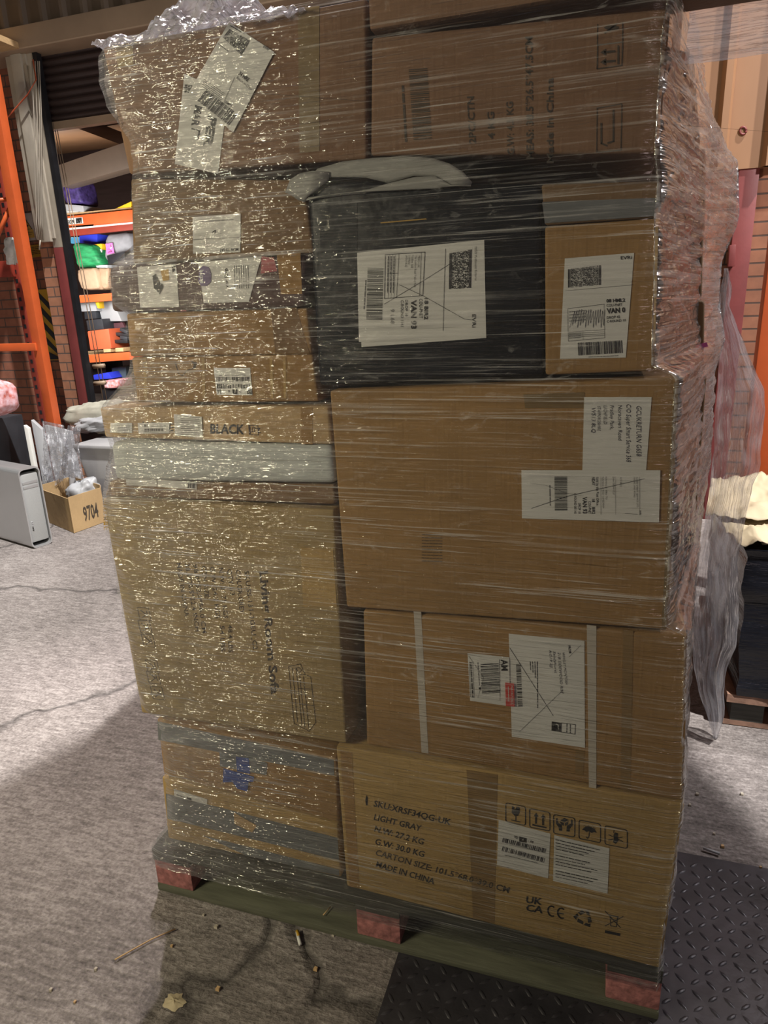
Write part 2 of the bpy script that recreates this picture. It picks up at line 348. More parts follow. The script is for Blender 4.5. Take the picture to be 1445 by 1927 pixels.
# store behind the doorway
mb = MB(); mb.box(-9, 3, 9.6, 9.8, 0, 5.2); struct('wall_store_back', mb, M['brown_dark'])
mb = MB(); mb.box(-9.2, -9, 3.95, 9.8, 0, 5.2); struct('wall_store_left', mb, M['brown_dark'])
mb = MB(); mb.hexa([(-9, 3.95, 3.15), (3, 3.95, 3.15), (3, 9.7, 4.1), (-9, 9.7, 4.1)], [(-9, 3.95, 3.25), (3, 3.95, 3.25), (3, 9.7, 4.2), (-9, 9.7, 4.2)]); struct('ceiling_store', mb, M['tan_clad'])
mb = MB(); a = [at(105, 312, 5.9), at(262, 258, 5.9), at(262, 310, 5.9), at(118, 352, 5.9)]; mb.hexa(a, [q + Vector((0, .18, 0)) for q in a]); struct('beam_rafter', mb, M['rafter'], bevel=.006)
mb = MB(); a = [at(120, 232, 6.6), at(165, 224, 6.6), at(262, 262, 6.6), at(262, 285, 6.6)]; mb.hexa(a, [q + Vector((0, .12, 0)) for q in a]); struct('beam_purlin', mb, M['brown_dark'])

# ------------------------------------------------------------------ printing helpers
def K(ox, oy, s): return lambda x, y: (ox + x / s, oy + y / s)
TXT = {}
def glyphs(s, bold=0, shear=0):
    k = (s, bold, shear)
    if k not in TXT:
        c = bpy.data.curves.new('t', 'FONT'); c.body = s; c.offset = bold; c.shear = shear; c.resolution_u = 2
        o = bpy.data.objects.new('t', c); COL.objects.link(o)
        dg = bpy.context.evaluated_depsgraph_get(); me = bpy.data.meshes.new_from_object(o.evaluated_get(dg))
        vs = [v.co.copy() for v in me.vertices]; fs = [tuple(p.vertices) for p in me.polygons]
        bpy.data.objects.remove(o); bpy.data.curves.remove(c); bpy.data.meshes.remove(me)
        x0 = min(v.x for v in vs); x1 = max(v.x for v in vs)
        TXT[k] = ([((v.x - x0) / (x1 - x0 + 1e-9), v.y / .7) for v in vs], fs)
    return TXT[k]
class Ink(MB):                            # flat printing laid on one plane, drawn with coordinates of the photograph
    def __init__(s, Y, k=lambda x, y: (x, y)): super().__init__(); s.Y = Y; s.k = k
    def P(s, x, y): return at(*s.k(x, y), s.Y)
    def poly(s, pts, m=0): s.face([s.P(*q) for q in pts], m)
    def line(s, txt, x0, y0, x1, y1, h, m=0, bold=.02, shear=0):
        vs, fs = glyphs(txt, bold, shear); A = s.P(x0, y0); B = s.P(x1, y1)
        L = math.hypot(x1 - x0, y1 - y0); up = ((y1 - y0) / L, -(x1 - x0) / L)
        C = s.P(x0 + up[0] * h, y0 + up[1] * h); D = s.P(x1 + up[0] * h, y1 + up[1] * h)
        s.mesh([(A * (1 - u) + B * u) * (1 - v) + (C * (1 - u) + D * u) * v for u, v in vs], fs, m)
    def stroke(s, pts, w, m=0):
        for (a, b) in zip(pts, pts[1:]):
            L = math.hypot(b[0] - a[0], b[1] - a[1]) or 1; nx, ny = -(b[1] - a[1]) / L * w / 2, (b[0] - a[0]) / L * w / 2
            ex, ey = (b[0] - a[0]) / L * w * .3, (b[1] - a[1]) / L * w * .3
            s.poly([(a[0] + nx - ex, a[1] + ny - ey), (b[0] + nx + ex, b[1] + ny + ey), (b[0] - nx + ex, b[1] - ny + ey), (a[0] - nx - ex, a[1] - ny - ey)], m)
    def rect(s, q, w, m=0): s.stroke(list(q) + [q[0]], w, m)
    def greek(s, x0, y0, x1, y1, h, m=0, seed=0):          # print too small to read: a row of word-length marks
        r = random.Random(seed + int(x0 * 7 + y0 * 13)); L = math.hypot(x1 - x0, y1 - y0); d = ((x1 - x0) / L, (y1 - y0) / L); t = 0
        while t < L:
            w = r.uniform(1.2, 4.5) * h; e = min(t + w, L)
            s.stroke([(x0 + d[0] * t, y0 + d[1] * t), (x0 + d[0] * e, y0 + d[1] * e)], h * .55, m); t = e + h * .7
    def bars(s, x0, y0, x1, y1, h, m=0, n=46, seed=1):     # barcode along (x0,y0)-(x1,y1), bars of height h
        r = random.Random(seed); L = math.hypot(x1 - x0, y1 - y0); d = ((x1 - x0) / L, (y1 - y0) / L); up = (d[1], -d[0])
        ws = [r.choice((1, 1, 1.7, 2.6)) for _ in range(2 * n)]; sc = L / sum(ws); t = 0
        for i, w in enumerate(ws):
            w *= sc
            if i % 2 == 0:
                a = (x0 + d[0] * t, y0 + d[1] * t); b = (a[0] + d[0] * w, a[1] + d[1] * w)
                s.poly([a, b, (b[0] + up[0] * h, b[1] + up[1] * h), (a[0] + up[0] * h, a[1] + up[1] * h)], m)
            t += w
    def matrix(s, q, nu, nv, m=0, seed=3):                 # dense stacked code with guard bars at both ends
        r = random.Random(seed); B = lambda u, v: tuple((q[0][i] * (1 - u) + q[1][i] * u) * (1 - v) + (q[3][i] * (1 - u) + q[2][i] * u) * v for i in (0, 1))
        for j in range(nv):
            i = 0
            while i < nu:
                if r.random() < .5 or i in (0, nu - 1):
                    s.poly([B(i / nu, j / nv), B((i + 1) / nu, j / nv), B((i + 1) / nu, (j + 1) / nv), B(i / nu, (j + 1) / nv)], m)
                i += 1
        for a, b in ((-.09, -.03), (1.03, 1.09)): s.poly([B(a, 0), B(b, 0), B(b, 1), B(a, 1)], m)
INKS = lambda: [M['ink'], M['ink_soft'], M['ink_grey'], M['pen'], M['gold_ink'], M['red'], M['paper'], M['pink'], M['purple']]
def label(parent, px, Y, name='shipping_label', mat='paper', lift=.0012, lab=None):
    mb = MB(); a = [at(*q, Y - lift) for q in px]; mb.hexa(a, [q + Vector((0, .0006, 0)) for q in a])
    o = build(name, mb, M[mat], parent)
    if lab: o['label'] = lab
    return o
def put(name, ink, parent): return build(name, ink, INKS(), parent)
def carton(name, px, Y, depth, mat, lab, cat='carton', group=None, bevel=.006, back=None):
    mb = MB(); a = [at(*q, Y) for q in px]
    if back: bk = [Vector((q.x + back[0], q.y + depth, q.z)) for q in a]
    else: bk = [q + Vector((0, depth, 0)) for q in a]
    mb.hexa(a, bk); o = build(name, mb, M[mat], None, bevel=bevel, seg=3)
    return tag(o, lab, cat, group)
def strip(parent, px, Y, mat='tape', name='packing_tape', lift=.0007, lab=None): return label(parent, px, Y, name, mat, lift, lab)
# ------------------------------------------------------------------ pallet
pal = tag(empty('wooden_pallet', (.6, .5, 0)), 'wooden pallet with red painted blocks under the tall wrapped stack of cartons', 'pallet')
for y in (0, .44, .9):
    mb = MB(); mb.box(0, 1.2, y, y + .1, .003, .024); o = build('bottom_board', mb, M['wood'], pal, bevel=.003)
for y in (0, .43, .855):
    for x in (0, .545, 1.095):
        mb = MB(); mb.box(x, x + .105, y + .003, y + .145, .024, .1); build('block', mb, M['block_red'], pal, bevel=.004)['label'] = 'red painted block'
for x in (0, .545, 1.095):
    mb = MB(); mb.box(x, x + .105, 0, 1.0, .1, .117); build('stringer_board', mb, M['wood_dark'], pal, bevel=.003)
for i in range(7):
    mb = MB(); mb.box(0, 1.2, i * .15, i * .15 + .1, .117, .134); build('deck_board', mb, M['wood_dark'], pal, bevel=.003)

# ------------------------------------------------------------------ cartons, bottom to top
# --- grey sofa carton, bottom right
q = [(632, 1405), (1288, 1513), (1243, 1824), (652, 1668)]; Y = 0
c = carton('carton', q, Y, .47, 'kraft_pale', 'large carton printed CARTON SIZE 101.5 and handling pictograms, bottom right on the pallet')
k = K(620, 1400, 4.25)
I = Ink(Y - .0008, k)
for s, a, h in (('SKU:XRSF34QG-UK', (350, 497, 965, 650), 48), ('LIGHT GRAY', (352, 605, 728, 698), 46), ('N.W: 27.2 KG', (356, 698, 748, 806), 46), ('G.W: 30.0 KG', (360, 800, 752, 905), 46),
                ('CARTON SIZE: 101.5*68.0*39.0 CM', (364, 888, 1432, 1192), 46), ('MADE IN CHINA', (368, 982, 832, 1122), 46)):
    I.line(s, *a, h, 1 if 'CARTON' in s else 0, .018)
I.poly([(296, 408), (306, 430), (304, 490), (292, 492), (285, 450)], 0)
put('printed_text', I, c)
k2 = K(900, 1470, 3.6125)
def icon(f, nm, lab):
    J = Ink(Y - .0008, k2); f(J); put(nm, J, c)['label'] = lab
def rrect(J, x0, y0, x1, y1, s, w=6, r=14):      # rounded frame, sheared with the face
    P = lambda x, y: (x, y + (x - x0) * s); pts = []
    for cx, cy, a0 in ((x1 - r, y0 + r, -90), (x1 - r, y1 - r, 0), (x0 + r, y1 - r, 90), (x0 + r, y0 + r, 180)):
        for t in range(4):
            a = math.radians(a0 + 30 * t); pts.append(P(cx + r * math.cos(a), cy + r * math.sin(a)))
    J.rect(pts, w)
def f1(J):
    rrect(J, 186, 147, 320, 275, .2)
    J.poly([(229, 168), (247, 180), (240, 195), (252, 190), (262, 172), (282, 182), (280, 215), (268, 236), (244, 234), (226, 214)]); J.stroke([(255, 232), (254, 272)], 6); J.stroke([(224, 264), (284, 278)], 6)
def f2(J):
    rrect(J, 348, 186, 486, 312, .2)
    for x, y in ((392, 214), (440, 224)):
        J.stroke([(x, y + 22), (x - 1, y + 72)], 12); J.poly([(x, y), (x + 17, y + 29), (x - 17, y + 26)])
    J.stroke([(370, 297), (460, 316)], 11)
def f3(J):
    rrect(J, 511, 226, 655, 354, .18)
    J.poly([(556, 268), (584, 250), (612, 264), (585, 280)]); J.poly([(553, 273), (582, 285), (580, 304), (562, 294)]); J.poly([(590, 285), (612, 271), (606, 296), (588, 306)])
    for m_ in (1, -1):
        cx = 584; G = lambda x, y: (cx + m_ * (x - cx), y + (0 if m_ == 1 else 22 * 0) + (cx + m_ * (x - cx) - cx) * .1)
        J.poly([G(528, 258), (G(538, 256)), G(540, 285), G(566, 300), G(570, 340), G(548, 340), G(546, 318), G(528, 296)])
def f4(J):
    rrect(J, 684, 264, 830, 390, .2)
    J.poly([(704, 333), (716, 316), (740, 306), (764, 310), (790, 326), (804, 352), (786, 346), (770, 352), (752, 340), (734, 346), (720, 334)]); J.stroke([(756, 345), (750, 380), (742, 388), (734, 380)], 6)
    for i in range(9): J.stroke([(722 + i * 9, 296 + (i % 3) * 7 + i), (716 + i * 9, 306 + (i % 3) * 7 + i)], 3)
def f5(J):
    rrect(J, 860, 303, 1012, 428, .2)
    J.poly([(930, 348), (950, 356), (946, 380), (952, 404), (934, 426), (914, 416), (922, 392), (918, 366)]); J.stroke([(920, 352), (922, 330)], 5); J.stroke([(886, 364), (980, 410)], 5); J.stroke([(884, 400), (980, 380)], 5)
for f, l in ((f1, 'broken glass pictogram in a frame'), (f2, 'two arrows pictogram in a frame'), (f3, 'hands holding a box pictogram'), (f4, 'umbrella pictogram in a frame'), (f5, 'no hooks pictogram in a frame')): icon(f, 'handling_pictogram', l)
def f6(J):
    J.line('UK', 322, 826, 432, 842, 44, 0, .03); J.line('CA', 322, 880, 436, 898, 44, 0, .03)
def f7(J):
    for cx, cy, a0 in ((500, 884, 65), (566, 898, 65)):
        J.stroke([(cx + 27 * math.cos(math.radians(a)), cy + 34 * math.sin(math.radians(a)) + 27 * math.cos(math.radians(a)) * .2) for a in range(a0, 310, 18)], 10)
    J.stroke([(545, 897), (578, 903)], 9)
def f8(J):
    for t in range(3):
        a = math.radians(-90 + 120 * t); R_ = lambda x, y: (716 + (x * math.cos(a) - y * math.sin(a)), 930 + (x * math.sin(a) + y * math.cos(a)) * .92 + (x * math.cos(a) - y * math.sin(a)) * .2)
        J.poly([R_(30, -40), R_(58, -10), R_(40, 10), R_(16, -22)]); J.poly([R_(56, 4), R_(66, 30), R_(24, 44), R_(30, 20), R_(46, 16)])
def f9(J):
    J.stroke([(862, 884), (965, 996)], 5); J.stroke([(984, 920), (862, 984)], 5); J.rect([(894, 912), (946, 922), (938, 990), (900, 984)], 5); J.stroke([(888, 910), (952, 924)], 8); J.poly([(862, 1012), (966, 1036), (962, 1054), (860, 1032)]); J.stroke([(902, 936), (936, 944)], 4)
icon(f6, 'conformity_mark', 'UK CA letters'); icon(f7, 'conformity_mark', 'CE letters'); icon(f8, 'recycling_mark', 'three chasing arrows'); icon(f9, 'disposal_mark', 'crossed out bin')
KK = lambda k, *ps: [k(*p) for p in ps]
l = label(c, KK(k2, (138, 265), (490, 358), (474, 662), (127, 570)), Y, lab='white label with two barcodes'); J = Ink(Y - .0018, k2)
J.bars(160, 415, 456, 490, 32, n=34, seed=2); J.bars(158, 474, 452, 556, 32, n=34, seed=5); J.poly([(278, 376), (328, 388), (328, 420), (278, 410)]); J.line('4', 296, 404, 306, 407, 18, 6); J.line('YD.', 240, 386, 272, 394, 16); J.line('- 05', 336, 410, 372, 424, 14); J.greek(180, 420, 400, 474, 6); J.greek(180, 502, 400, 556, 6)
put('barcode', J, l)
l = label(c, KK(k2, (516, 368), (891, 458), (878, 764), (508, 678)), Y, lab='white label full of small print'); J = Ink(Y - .0018, k2)
for i in range(13):
    if i in (4, 9): continue
    y = 398 + i * 21; J.greek(526, y, 526 + 300 - (i * 37) % 120, y + 70 - (i * 9) % 28, 10)
put('label_text', J, l)
strip(c, [(878, 1449), (936, 1458), (930, 1738), (890, 1728)], Y, 'tape_pale')
strip(c, [(640, 1412), (662, 1416), (676, 1672), (658, 1668)], Y, 'kraft', 'edge_flap')

# --- carton with the CP label
q = [(683, 1149), (1294, 1196), (1287, 1508), (690, 1402)]; Y = .004
c = carton('carton', q, Y, .47, 'kraft', 'brown carton with white vertical straps and CP label, second tier up on the right')
strip(c, [(778, 1146), (792, 1147), (806, 1418), (793, 1416)], Y, 'tape_clear', 'white_strap', lab='narrow white strap'); strip(c, [(1104, 1176), (1122, 1178), (1122, 1484), (1108, 1482)], Y, 'tape_clear', 'white_strap', lab='narrow white strap')
k = K(620, 1120, 2.0643)
strip(c, KK(k, (1140, 135), (1180, 138), (1168, 760), (1130, 755)), Y, 'tape_pale'); strip(c, KK(k, (955, 600), (990, 606), (985, 700), (955, 694)), Y, 'tape_pale')
l = label(c, KK(k, (696, 150), (990, 178), (992, 593), (708, 550)), Y, lab='white postage label with handwriting and CP square'); J = Ink(Y - .002, k)
J.line('FROM', 926, 196, 930, 226, 9); J.line('WHISLEY MCINTOSH', 904, 224, 916, 350, 9, 3, 0, .3); J.line('21B SIDEWOOD RISE', 886, 222, 898, 384, 10, 3, 0, .3); J.line('Sandyhurst', 868, 218, 874, 304, 10, 3, 0, .3); J.line('RG19 2JJ', 852, 214, 858, 284, 9, 3, 0, .3)
for d in (0, 9, 18, 27): J.greek(806 - d, 258, 808 - d, [438, 320, 300, 290][d // 9], 5)
J.poly([(863, 490), (898, 496), (896, 532), (862, 526)]); J.line('CP', 872, 500, 873, 526, 18, 6); J.rect([(900, 496), (955, 503), (953, 540), (899, 532)], 2); J.greek(935, 503, 935, 535, 5); J.greek(922, 500, 921, 532, 5)
J.bars(724, 268, 732, 436, 18, n=30, seed=8); J.stroke([(700, 205), (868, 468)], 1.5); J.stroke([(905, 370), (738, 530)], 1.2); J.stroke([(930, 240), (975, 195)], 1)
put('label_text', J, l)
l = label(c, KK(k, (536, 225), (698, 242), (702, 432), (546, 410)), Y - .0016, lab='small white label reading AM'); J = Ink(Y - .0036, k)
J.bars(586, 268, 592, 384, 70, n=26, seed=11); J.line('AM', 666, 250, 668, 294, 24, 0, .03); J.stroke([(660, 250), (662, 408)], 1.5); J.greek(576, 262, 582, 350, 4); J.greek(548, 262, 556, 396, 8); J.rect([(542, 260), (556, 262), (562, 398), (548, 396)], 1.2); J.poly([(580, 358), (588, 358), (588, 366), (580, 366)])
J.stroke([(540, 236), (598, 320), (576, 400)], 1)
put('label_text', J, l)
l = label(c, KK(k, (682, 340), (717, 344), (719, 433), (685, 430)), Y - .004, 'courier_sticker', 'red', lab='red sticker'); J = Ink(Y - .006, k); J.line('PARCELFORCE', 704, 352, 706, 424, 8, 6, 0); J.greek(694, 356, 696, 412, 4, 6); put('label_text', J, l)

# --- big plain carton with the handwritten return address
q = [(620, 735), (1278, 710), (1256, 1186), (652, 1143)]; Y = .0
c = carton('carton', q, Y, .47, 'kraft', 'largest plain carton with handwritten return address label, third tier up on the right')
k = K(940, 700, 3.8026)
l = label(c, KK(k, (605, 180), (1088, 180), (1048, 705), (592, 705)), Y, 'address_label', lab='white paper with handwritten address'); J = Ink(Y - .002, k)
for s, a, h in (('GCUKRETURN G658', (978, 244, 978, 604), 36), ('C/O Super Smart Service 368', (906, 232, 906, 645), 34), ('Norscaven Road', (848, 236, 848, 492), 28), ('Fradley Park,', (790, 238, 790, 412), 28), ('LICHFIELD', (744, 240, 744, 374), 24), ('STAFFORDSHIRE', (700, 244, 700, 422), 22), ('WS13 8LQ', (658, 256, 658, 436), 28)):
    J.line(s, *a, h, 3, 0, .15)
put('handwriting', J, l)
l = label(c, KK(k, (156, 703), (1150, 704), (1140, 1077), (160, 1047)), Y - .0016, lab='wide white label reading VAN 93'); J = Ink(Y - .0036, k)
J.bars(392, 746, 394, 992, 90, n=44, seed=21); J.greek(358, 812, 362, 955, 12, 2)
for s, a, h, b_ in (('Sold by the Post Office', (690, 752, 692, 955), 18, .01), ('NDAY', (660, 752, 662, 814), 20, .03), ('18', (661, 908, 661, 932), 20, .02), ('BIR2', (661, 968, 662, 1016), 20, .02), ('COU-PNET', (634, 925, 635, 1016), 19, .01), ('VAN 93', (594, 894, 596, 1014), 30, .03), ('DROP 18', (562, 938, 563, 1014), 17, .01), ('C-ROUND 001143', (532, 868, 533, 1014), 17, .01),
                    ('SUPER SMART SERVICE LTD', (976, 752, 980, 968), 12, 0), ('MARKS AND ROAD', (958, 752, 960, 898), 11, 0), ('EVRi', (1000, 992, 1001, 1024), 12, .01), ('WS138LQ', (860, 752, 862, 822), 13, 0), ('Date: 20/04/17:27', (808, 750, 810, 880), 13, 0), ('Reference 1: 40Bar TO', (756, 750, 758, 912), 12, 0), ('Reference 2: 40221-1xHSDMAN', (734, 750, 736, 974), 12, 0)):
    J.line(s, *a, h, 0 if b_ > .005 else 2, b_)
for x in (724, 829, 1002): J.stroke([(x, 750), (x, 1020)], 2, 2)
J.stroke([(898, 1012), (986, 1018)], 3, 2); J.stroke([(228, 976), (480, 890), (1036, 764)], 3); J.stroke([(222, 798), (330, 810), (480, 868), (600, 888)], 2, 2)
put('label_text', J, l)
I = Ink(Y - .0009)
for i in range(10): I.greek(794, 1006 + i * 5.5, 832, 1007 + i * 5.5, 2.2, 1)
put('printed_text', I, c)
strip(c, [(985, 742), (1100, 738), (1100, 768), (988, 768)], Y, 'tape', lab='brown tape')
strip(c, [(1268, 720), (1276, 720), (1254, 1182), (1245, 1181)], Y, 'tape', 'edge_flap')

# --- black wrapped carton
q = [(575, 338), (1017, 345), (1024, 708), (600, 727)]; Y = .004
c = carton('wrapped_parcel', q, Y, .47, 'black_wrap', 'parcel wrapped in black plastic with courier label reading VAN 93', 'parcel', bevel=.012)
k = K(560, 280, 2.949)
l = label(c, KK(k, (330, 577), (1035, 505), (1046, 1050), (340, 1072)), Y, lab='large white courier label'); J = Ink(Y - .002, k)
strip(c, KK(k, (352, 1060), (1046, 1030), (1046, 1050), (354, 1100)), Y, 'paper', 'label_backing', .0006)
J.bars(388, 660, 380, 952, 88, n=48, seed=31); J.greek(378, 730, 368, 888, 9, 2)
J.matrix([(852, 578), (956, 560), (952, 772), (848, 778)], 26, 64, seed=6)
for s, a, h, b_ in (('18 BIR2', (704, 828, 702, 948), 20, .03), ('COU-PNET', (674, 832, 674, 940), 18, .01), ('VAN 93', (630, 838, 630, 1000), 28, .04), ('DROP 18', (596, 838, 596, 930), 14, .01), ('C-ROUND 1143', (572, 840, 572, 988), 15, .01), ('EVRi', (968, 918, 968, 992), 20, .01), ('YESO Fulfilment Returns', (982, 540, 982, 730), 12, 0), ('9 L68', (516, 890, 516, 972), 20, 0),
                    ('YESO UK', (668, 590, 664, 660), 11, 0), ('The Loxleys Road Fradley Park', (650, 590, 644, 770), 11, 0), ('Fradley 368', (632, 590, 628, 660), 11, 0), ('Lichfield', (616, 590, 612, 640), 11, 0), ('WS13 8LQ', (598, 590, 596, 656), 11, 0)):
    J.line(s, *a, h, 0 if b_ else 2, b_)
J.rect([(486, 588), (706, 573), (694, 815), (482, 831)], 3); J.stroke([(686, 575), (676, 816)], 2); J.stroke([(562, 583), (548, 826)], 2); J.stroke([(495, 690), (552, 690)], 2)
for x in (502, 518, 534): J.greek(x, 596, x - 4, 800, 6); J.stroke([(x + 8, 588), (x, 826)], 1.5)
J.stroke([(820, 555), (806, 1008)], 2.5); J.stroke([(480, 862), (700, 730), (850, 635)], 2); J.stroke([(565, 755), (700, 818), (925, 945), (970, 950)], 2.5)
put('label_text', J, l)
strip(c, KK(k, (458, 408), (712, 386), (716, 392), (462, 414)), Y, 'gold_ink', 'yellow_tape_edge'); strip(c, KK(k, (120, 330), (330, 300), (330, 560), (125, 580)), Y, 'black_wrap', 'plastic_flap')

# --- two cartons right of the black parcel
q = [(1018, 346), (1244, 340), (1241, 409), (1025, 424)]
c = carton('carton', q, .006, .47, 'kraft_dark', 'shallow carton with greyish tape across it, beside top right of black parcel')
strip(c, [(1020, 380), (1242, 372), (1241, 406), (1025, 420)], .006, 'tape_grey', lab='wide grey tape')
q = [(1025, 426), (1240, 410), (1232, 698), (1026, 706)]; Y = .004
c = carton('carton', q, Y, .47, 'kraft', 'carton with torn white courier label, directly right of the black parcel')
k = K(1000, 320, 3.4405)
l = label(c, KK(k, (216, 572), (664, 536), (668, 860), (632, 930), (608, 1215), (184, 1220))[:0] or KK(k, (216, 572), (664, 536), (610, 1214), (184, 1222)), Y, lab='white courier label, right edge torn'); J = Ink(Y - .002, k)
J.matrix([(252, 640), (432, 618), (432, 744), (252, 760)], 56, 40, seed=16)
for s, a, h, b_ in (('EVRi', (578, 580, 650, 576), 22, .01), ('08 HML2', (485, 858, 606, 852), 22, .03), ('COU-PNET', (486, 886, 588, 880), 18, .01), ('VAN 0', (488, 928, 608, 920), 32, .04), ('DROP 42', (488, 964, 574, 958), 17, .01), ('C-ROUND 10', (488, 988, 610, 980), 16, .01)): J.line(s, *a, h, 0, b_)
J.bars(304, 1200, 592, 1184, 82, n=40, seed=41); J.greek(370, 1210, 560, 1202, 7, 2); J.stroke([(218, 782), (660, 742)], 1.5); J.rect([(234, 898), (470, 868), (474, 1086), (238, 1108)], 2)
for y in (1040, 1052, 1064, 1076): J.stroke([(238, y + 8), (474, y - 6)], 1.5); J.greek(242, y + 14, 320, y + 8, 5)
J.stroke([(332, 1040), (334, 1096)], 1.5)
for y in (918, 938, 958, 978): J.greek(244, y, 350, y - 10, 8, 2)
pts = []
for i in range(14): pts += [(246 + i * 17, 1020 - (i % 3) * 14), (280 + i * 15, 912 - (i % 4) * 4)]
J.stroke(pts, 2.2, 3)
put('label_text', J, l)
strip(c, [(1233, 412), (1239, 411), (1233, 650), (1229, 650)], Y, 'kraft_pale', 'edge_flap')

# --- lower left cartons
q = [(304, 1462), (636, 1552), (642, 1652), (316, 1578)]; Y = .006
c = carton('carton', q, Y, .9, 'kraft_pale', 'flat carton with grey tape along its side, bottom left on the pallet', back=(0, .9))
k = K(260, 1340, 3.44)
strip(c, KK(k, (178, 530), (470, 605), (500, 680), (1290, 860), (1300, 960), (830, 800), (200, 700))[:0] or KK(k, (178, 528), (1290, 815), (1300, 960), (190, 690)), Y, 'tape_grey', 'grey_tape', lab='wide grey tape'); strip(c, KK(k, (420, 800), (1300, 1020), (1300, 1060), (700, 930)), Y, 'tape_grey', 'grey_tape')
l = label(c, KK(k, (230, 498), (446, 566), (444, 600), (234, 544)), Y - .001, 'sticker', lab='small white barcode sticker'); J = Ink(Y - .003, k); J.poly([(315, 548), (345, 558), (345, 572), (315, 564)]); J.greek(250, 535, 300, 552, 10); put('label_text', J, l)
strip(c, KK(k, (620, 652), (766, 735), (738, 780), (622, 724)), Y - .002, 'kraft_tan', 'torn_flap', lab='torn board flap')
q = [(295, 1352), (632, 1428), (637, 1548), (308, 1458)]; Y = .004
c = carton('carton', q, Y, .9, 'kraft', 'carton with blue stickers and grey top tape, under the sofa carton', back=(0, .9))
strip(c, KK(k, (125, 70), (1265, 300), (1270, 400), (520, 300), (130, 180))[:0] or KK(k, (125, 60), (1265, 310), (1268, 410), (130, 180)), Y, 'tape_grey', 'grey_tape', lab='wide grey tape'); strip(c, KK(k, (525, 240), (835, 330), (830, 410), (530, 350)), Y - .001, 'tape_grey', 'grey_tape')
strip(c, KK(k, (632, 290), (715, 300), (725, 400), (640, 385)), Y - .002, 'tape_blue', 'blue_sticker', lab='blue sticker'); strip(c, KK(k, (552, 365), (750, 420), (745, 450), (548, 455)), Y - .003, 'tape_blue', 'blue_sticker', lab='blue sticker'); strip(c, KK(k, (600, 440), (715, 450), (705, 515), (640, 495)), Y - .004, 'tape_blue', 'blue_sticker', lab='blue sticker')

# --- the sofa carton
q = [(192, 938), (628, 960), (652, 1400), (266, 1342)]; Y = .0
c = carton('carton', q, Y, .9, 'kraft_olive', 'large carton printed Living Room Sofa, on the left of the stack', back=(.03, .9))
k = K(190, 920, 2.89); I = Ink(Y - .0008, k)
I.line('Living Room Sofa', 862, 450, 926, 1118, 44, 1, .03); I.line('SKU:SS-131-3GEU_C2', 780, 446, 828, 876, 24, 1, .01); I.line('COLOR:GREY', 732, 442, 756, 680, 24, 1, .01); I.line('QTY:1/3', 686, 438, 704, 580, 24, 1, .01)
I.line('N.W: 21.75 KGS', 640, 430, 668, 706, 24, 1, .01); I.line('48.4 LBS', 690, 740, 694, 890, 24, 1, .01); I.line('G.W: 24.2 KGS', 592, 424, 626, 706, 24, 1, .01); I.line('54 LBS', 646, 744, 652, 886, 24, 1, .01)
I.line('CTN SIZE:', 546, 420, 566, 600, 24, 1, .01); I.line('98.0*52.0*56.0 CM', 500, 412, 552, 786, 24, 1, .01); I.line('38.5*20.5*22.4 INCH', 456, 408, 514, 776, 24, 1, .01); I.line('MADE IN CHINA', 410, 404, 456, 696, 24, 1, .01)
put('printed_text', I, c)
I = Ink(Y - .0008, k)
for a in ([(1020, 966), (1085, 952), (1110, 1010), (1140, 1022), (1168, 1270), (1132, 1318), (1050, 1275), (1020, 966)], [(1040, 975), (1068, 1268)], [(1060, 972), (1092, 1280)], [(1080, 1018), (1108, 1296)], [(1100, 1020), (1130, 1300)], [(1062, 1010), (1110, 1010)], [(1074, 1085), (1150, 1090)], [(1082, 1170), (1158, 1180)], [(1060, 975), (1076, 1000), (1092, 985), (1076, 972), (1060, 975)]): I.stroke(a, 3, 1)
put('sofa_drawing', I, c)
for i, (x, y) in enumerate(((196, 645), (200, 715), (218, 790), (240, 930), (246, 990), (268, 1075))):
    I = Ink(Y - .0008, k); s_ = (62, 66); I.rect([(x, y), (x + s_[0], y + 3), (x + s_[0] + 16, y + s_[1] + 6), (x + 16, y + s_[1])], 3, 1); I.stroke([(x + 20, y + 15), (x + 50, y + 40), (x + 28, y + 55)], 5, 1); I.stroke([(x + 50, y + 18), (x + 60, y + 52)], 4, 1); put('handling_pictogram', I, c)
I = Ink(Y - .0008, k)
for i in range(6): I.line('WARMIEHOMY'[i], 8 + i * 1.5, 70 + i * 27, 9 + i * 1.5, 90 + i * 27, 24, 4, .01)
put('yellow_text', I, c)
strip(c, KK(k, (1085, 320), (1262, 330), (1282, 640), (1100, 640)), Y, 'kraft_pale', 'clear_tape', lab='pale tape patch')

# --- left column above the sofa carton
q = [(206, 905), (628, 912), (630, 950), (196, 934)]
c = carton('carton', q, .012, .88, 'kraft_dark', 'thin flat carton between the sofa carton and the white foam pack')
k = K(180, 650, 3.0104)
label(c, KK(k, (170, 752), (345, 762), (345, 800), (175, 790)), .012, 'sticker', lab='part of a grey white label'); l = label(c, KK(k, (350, 760), (572, 775), (572, 815), (350, 800)), .012, 'sticker', lab='part of a label'); J = Ink(.0098, k); J.bars(515, 806, 570, 812, 34, n=8); put('barcode', J, l)
q = [(206, 832), (625, 838), (632, 911), (215, 904)]
mbx = MB(); a = [at(*p_, -.002) for p_ in q]; mbx.hexa(a, [v_ + Vector((0, .88, 0)) for v_ in a])
c = tag(build('foam_pack', mbx, M['foam'], None, bevel=.016, seg=4), 'white foam pack in clear plastic below the carton printed BLACK', 'pack')
q = [(187, 767), (618, 764), (625, 837), (197, 823)]; Y = .002
c = carton('carton', q, Y, .88, 'kraft_tan', 'flat orange-brown carton printed BLACK, on the left of the stack')
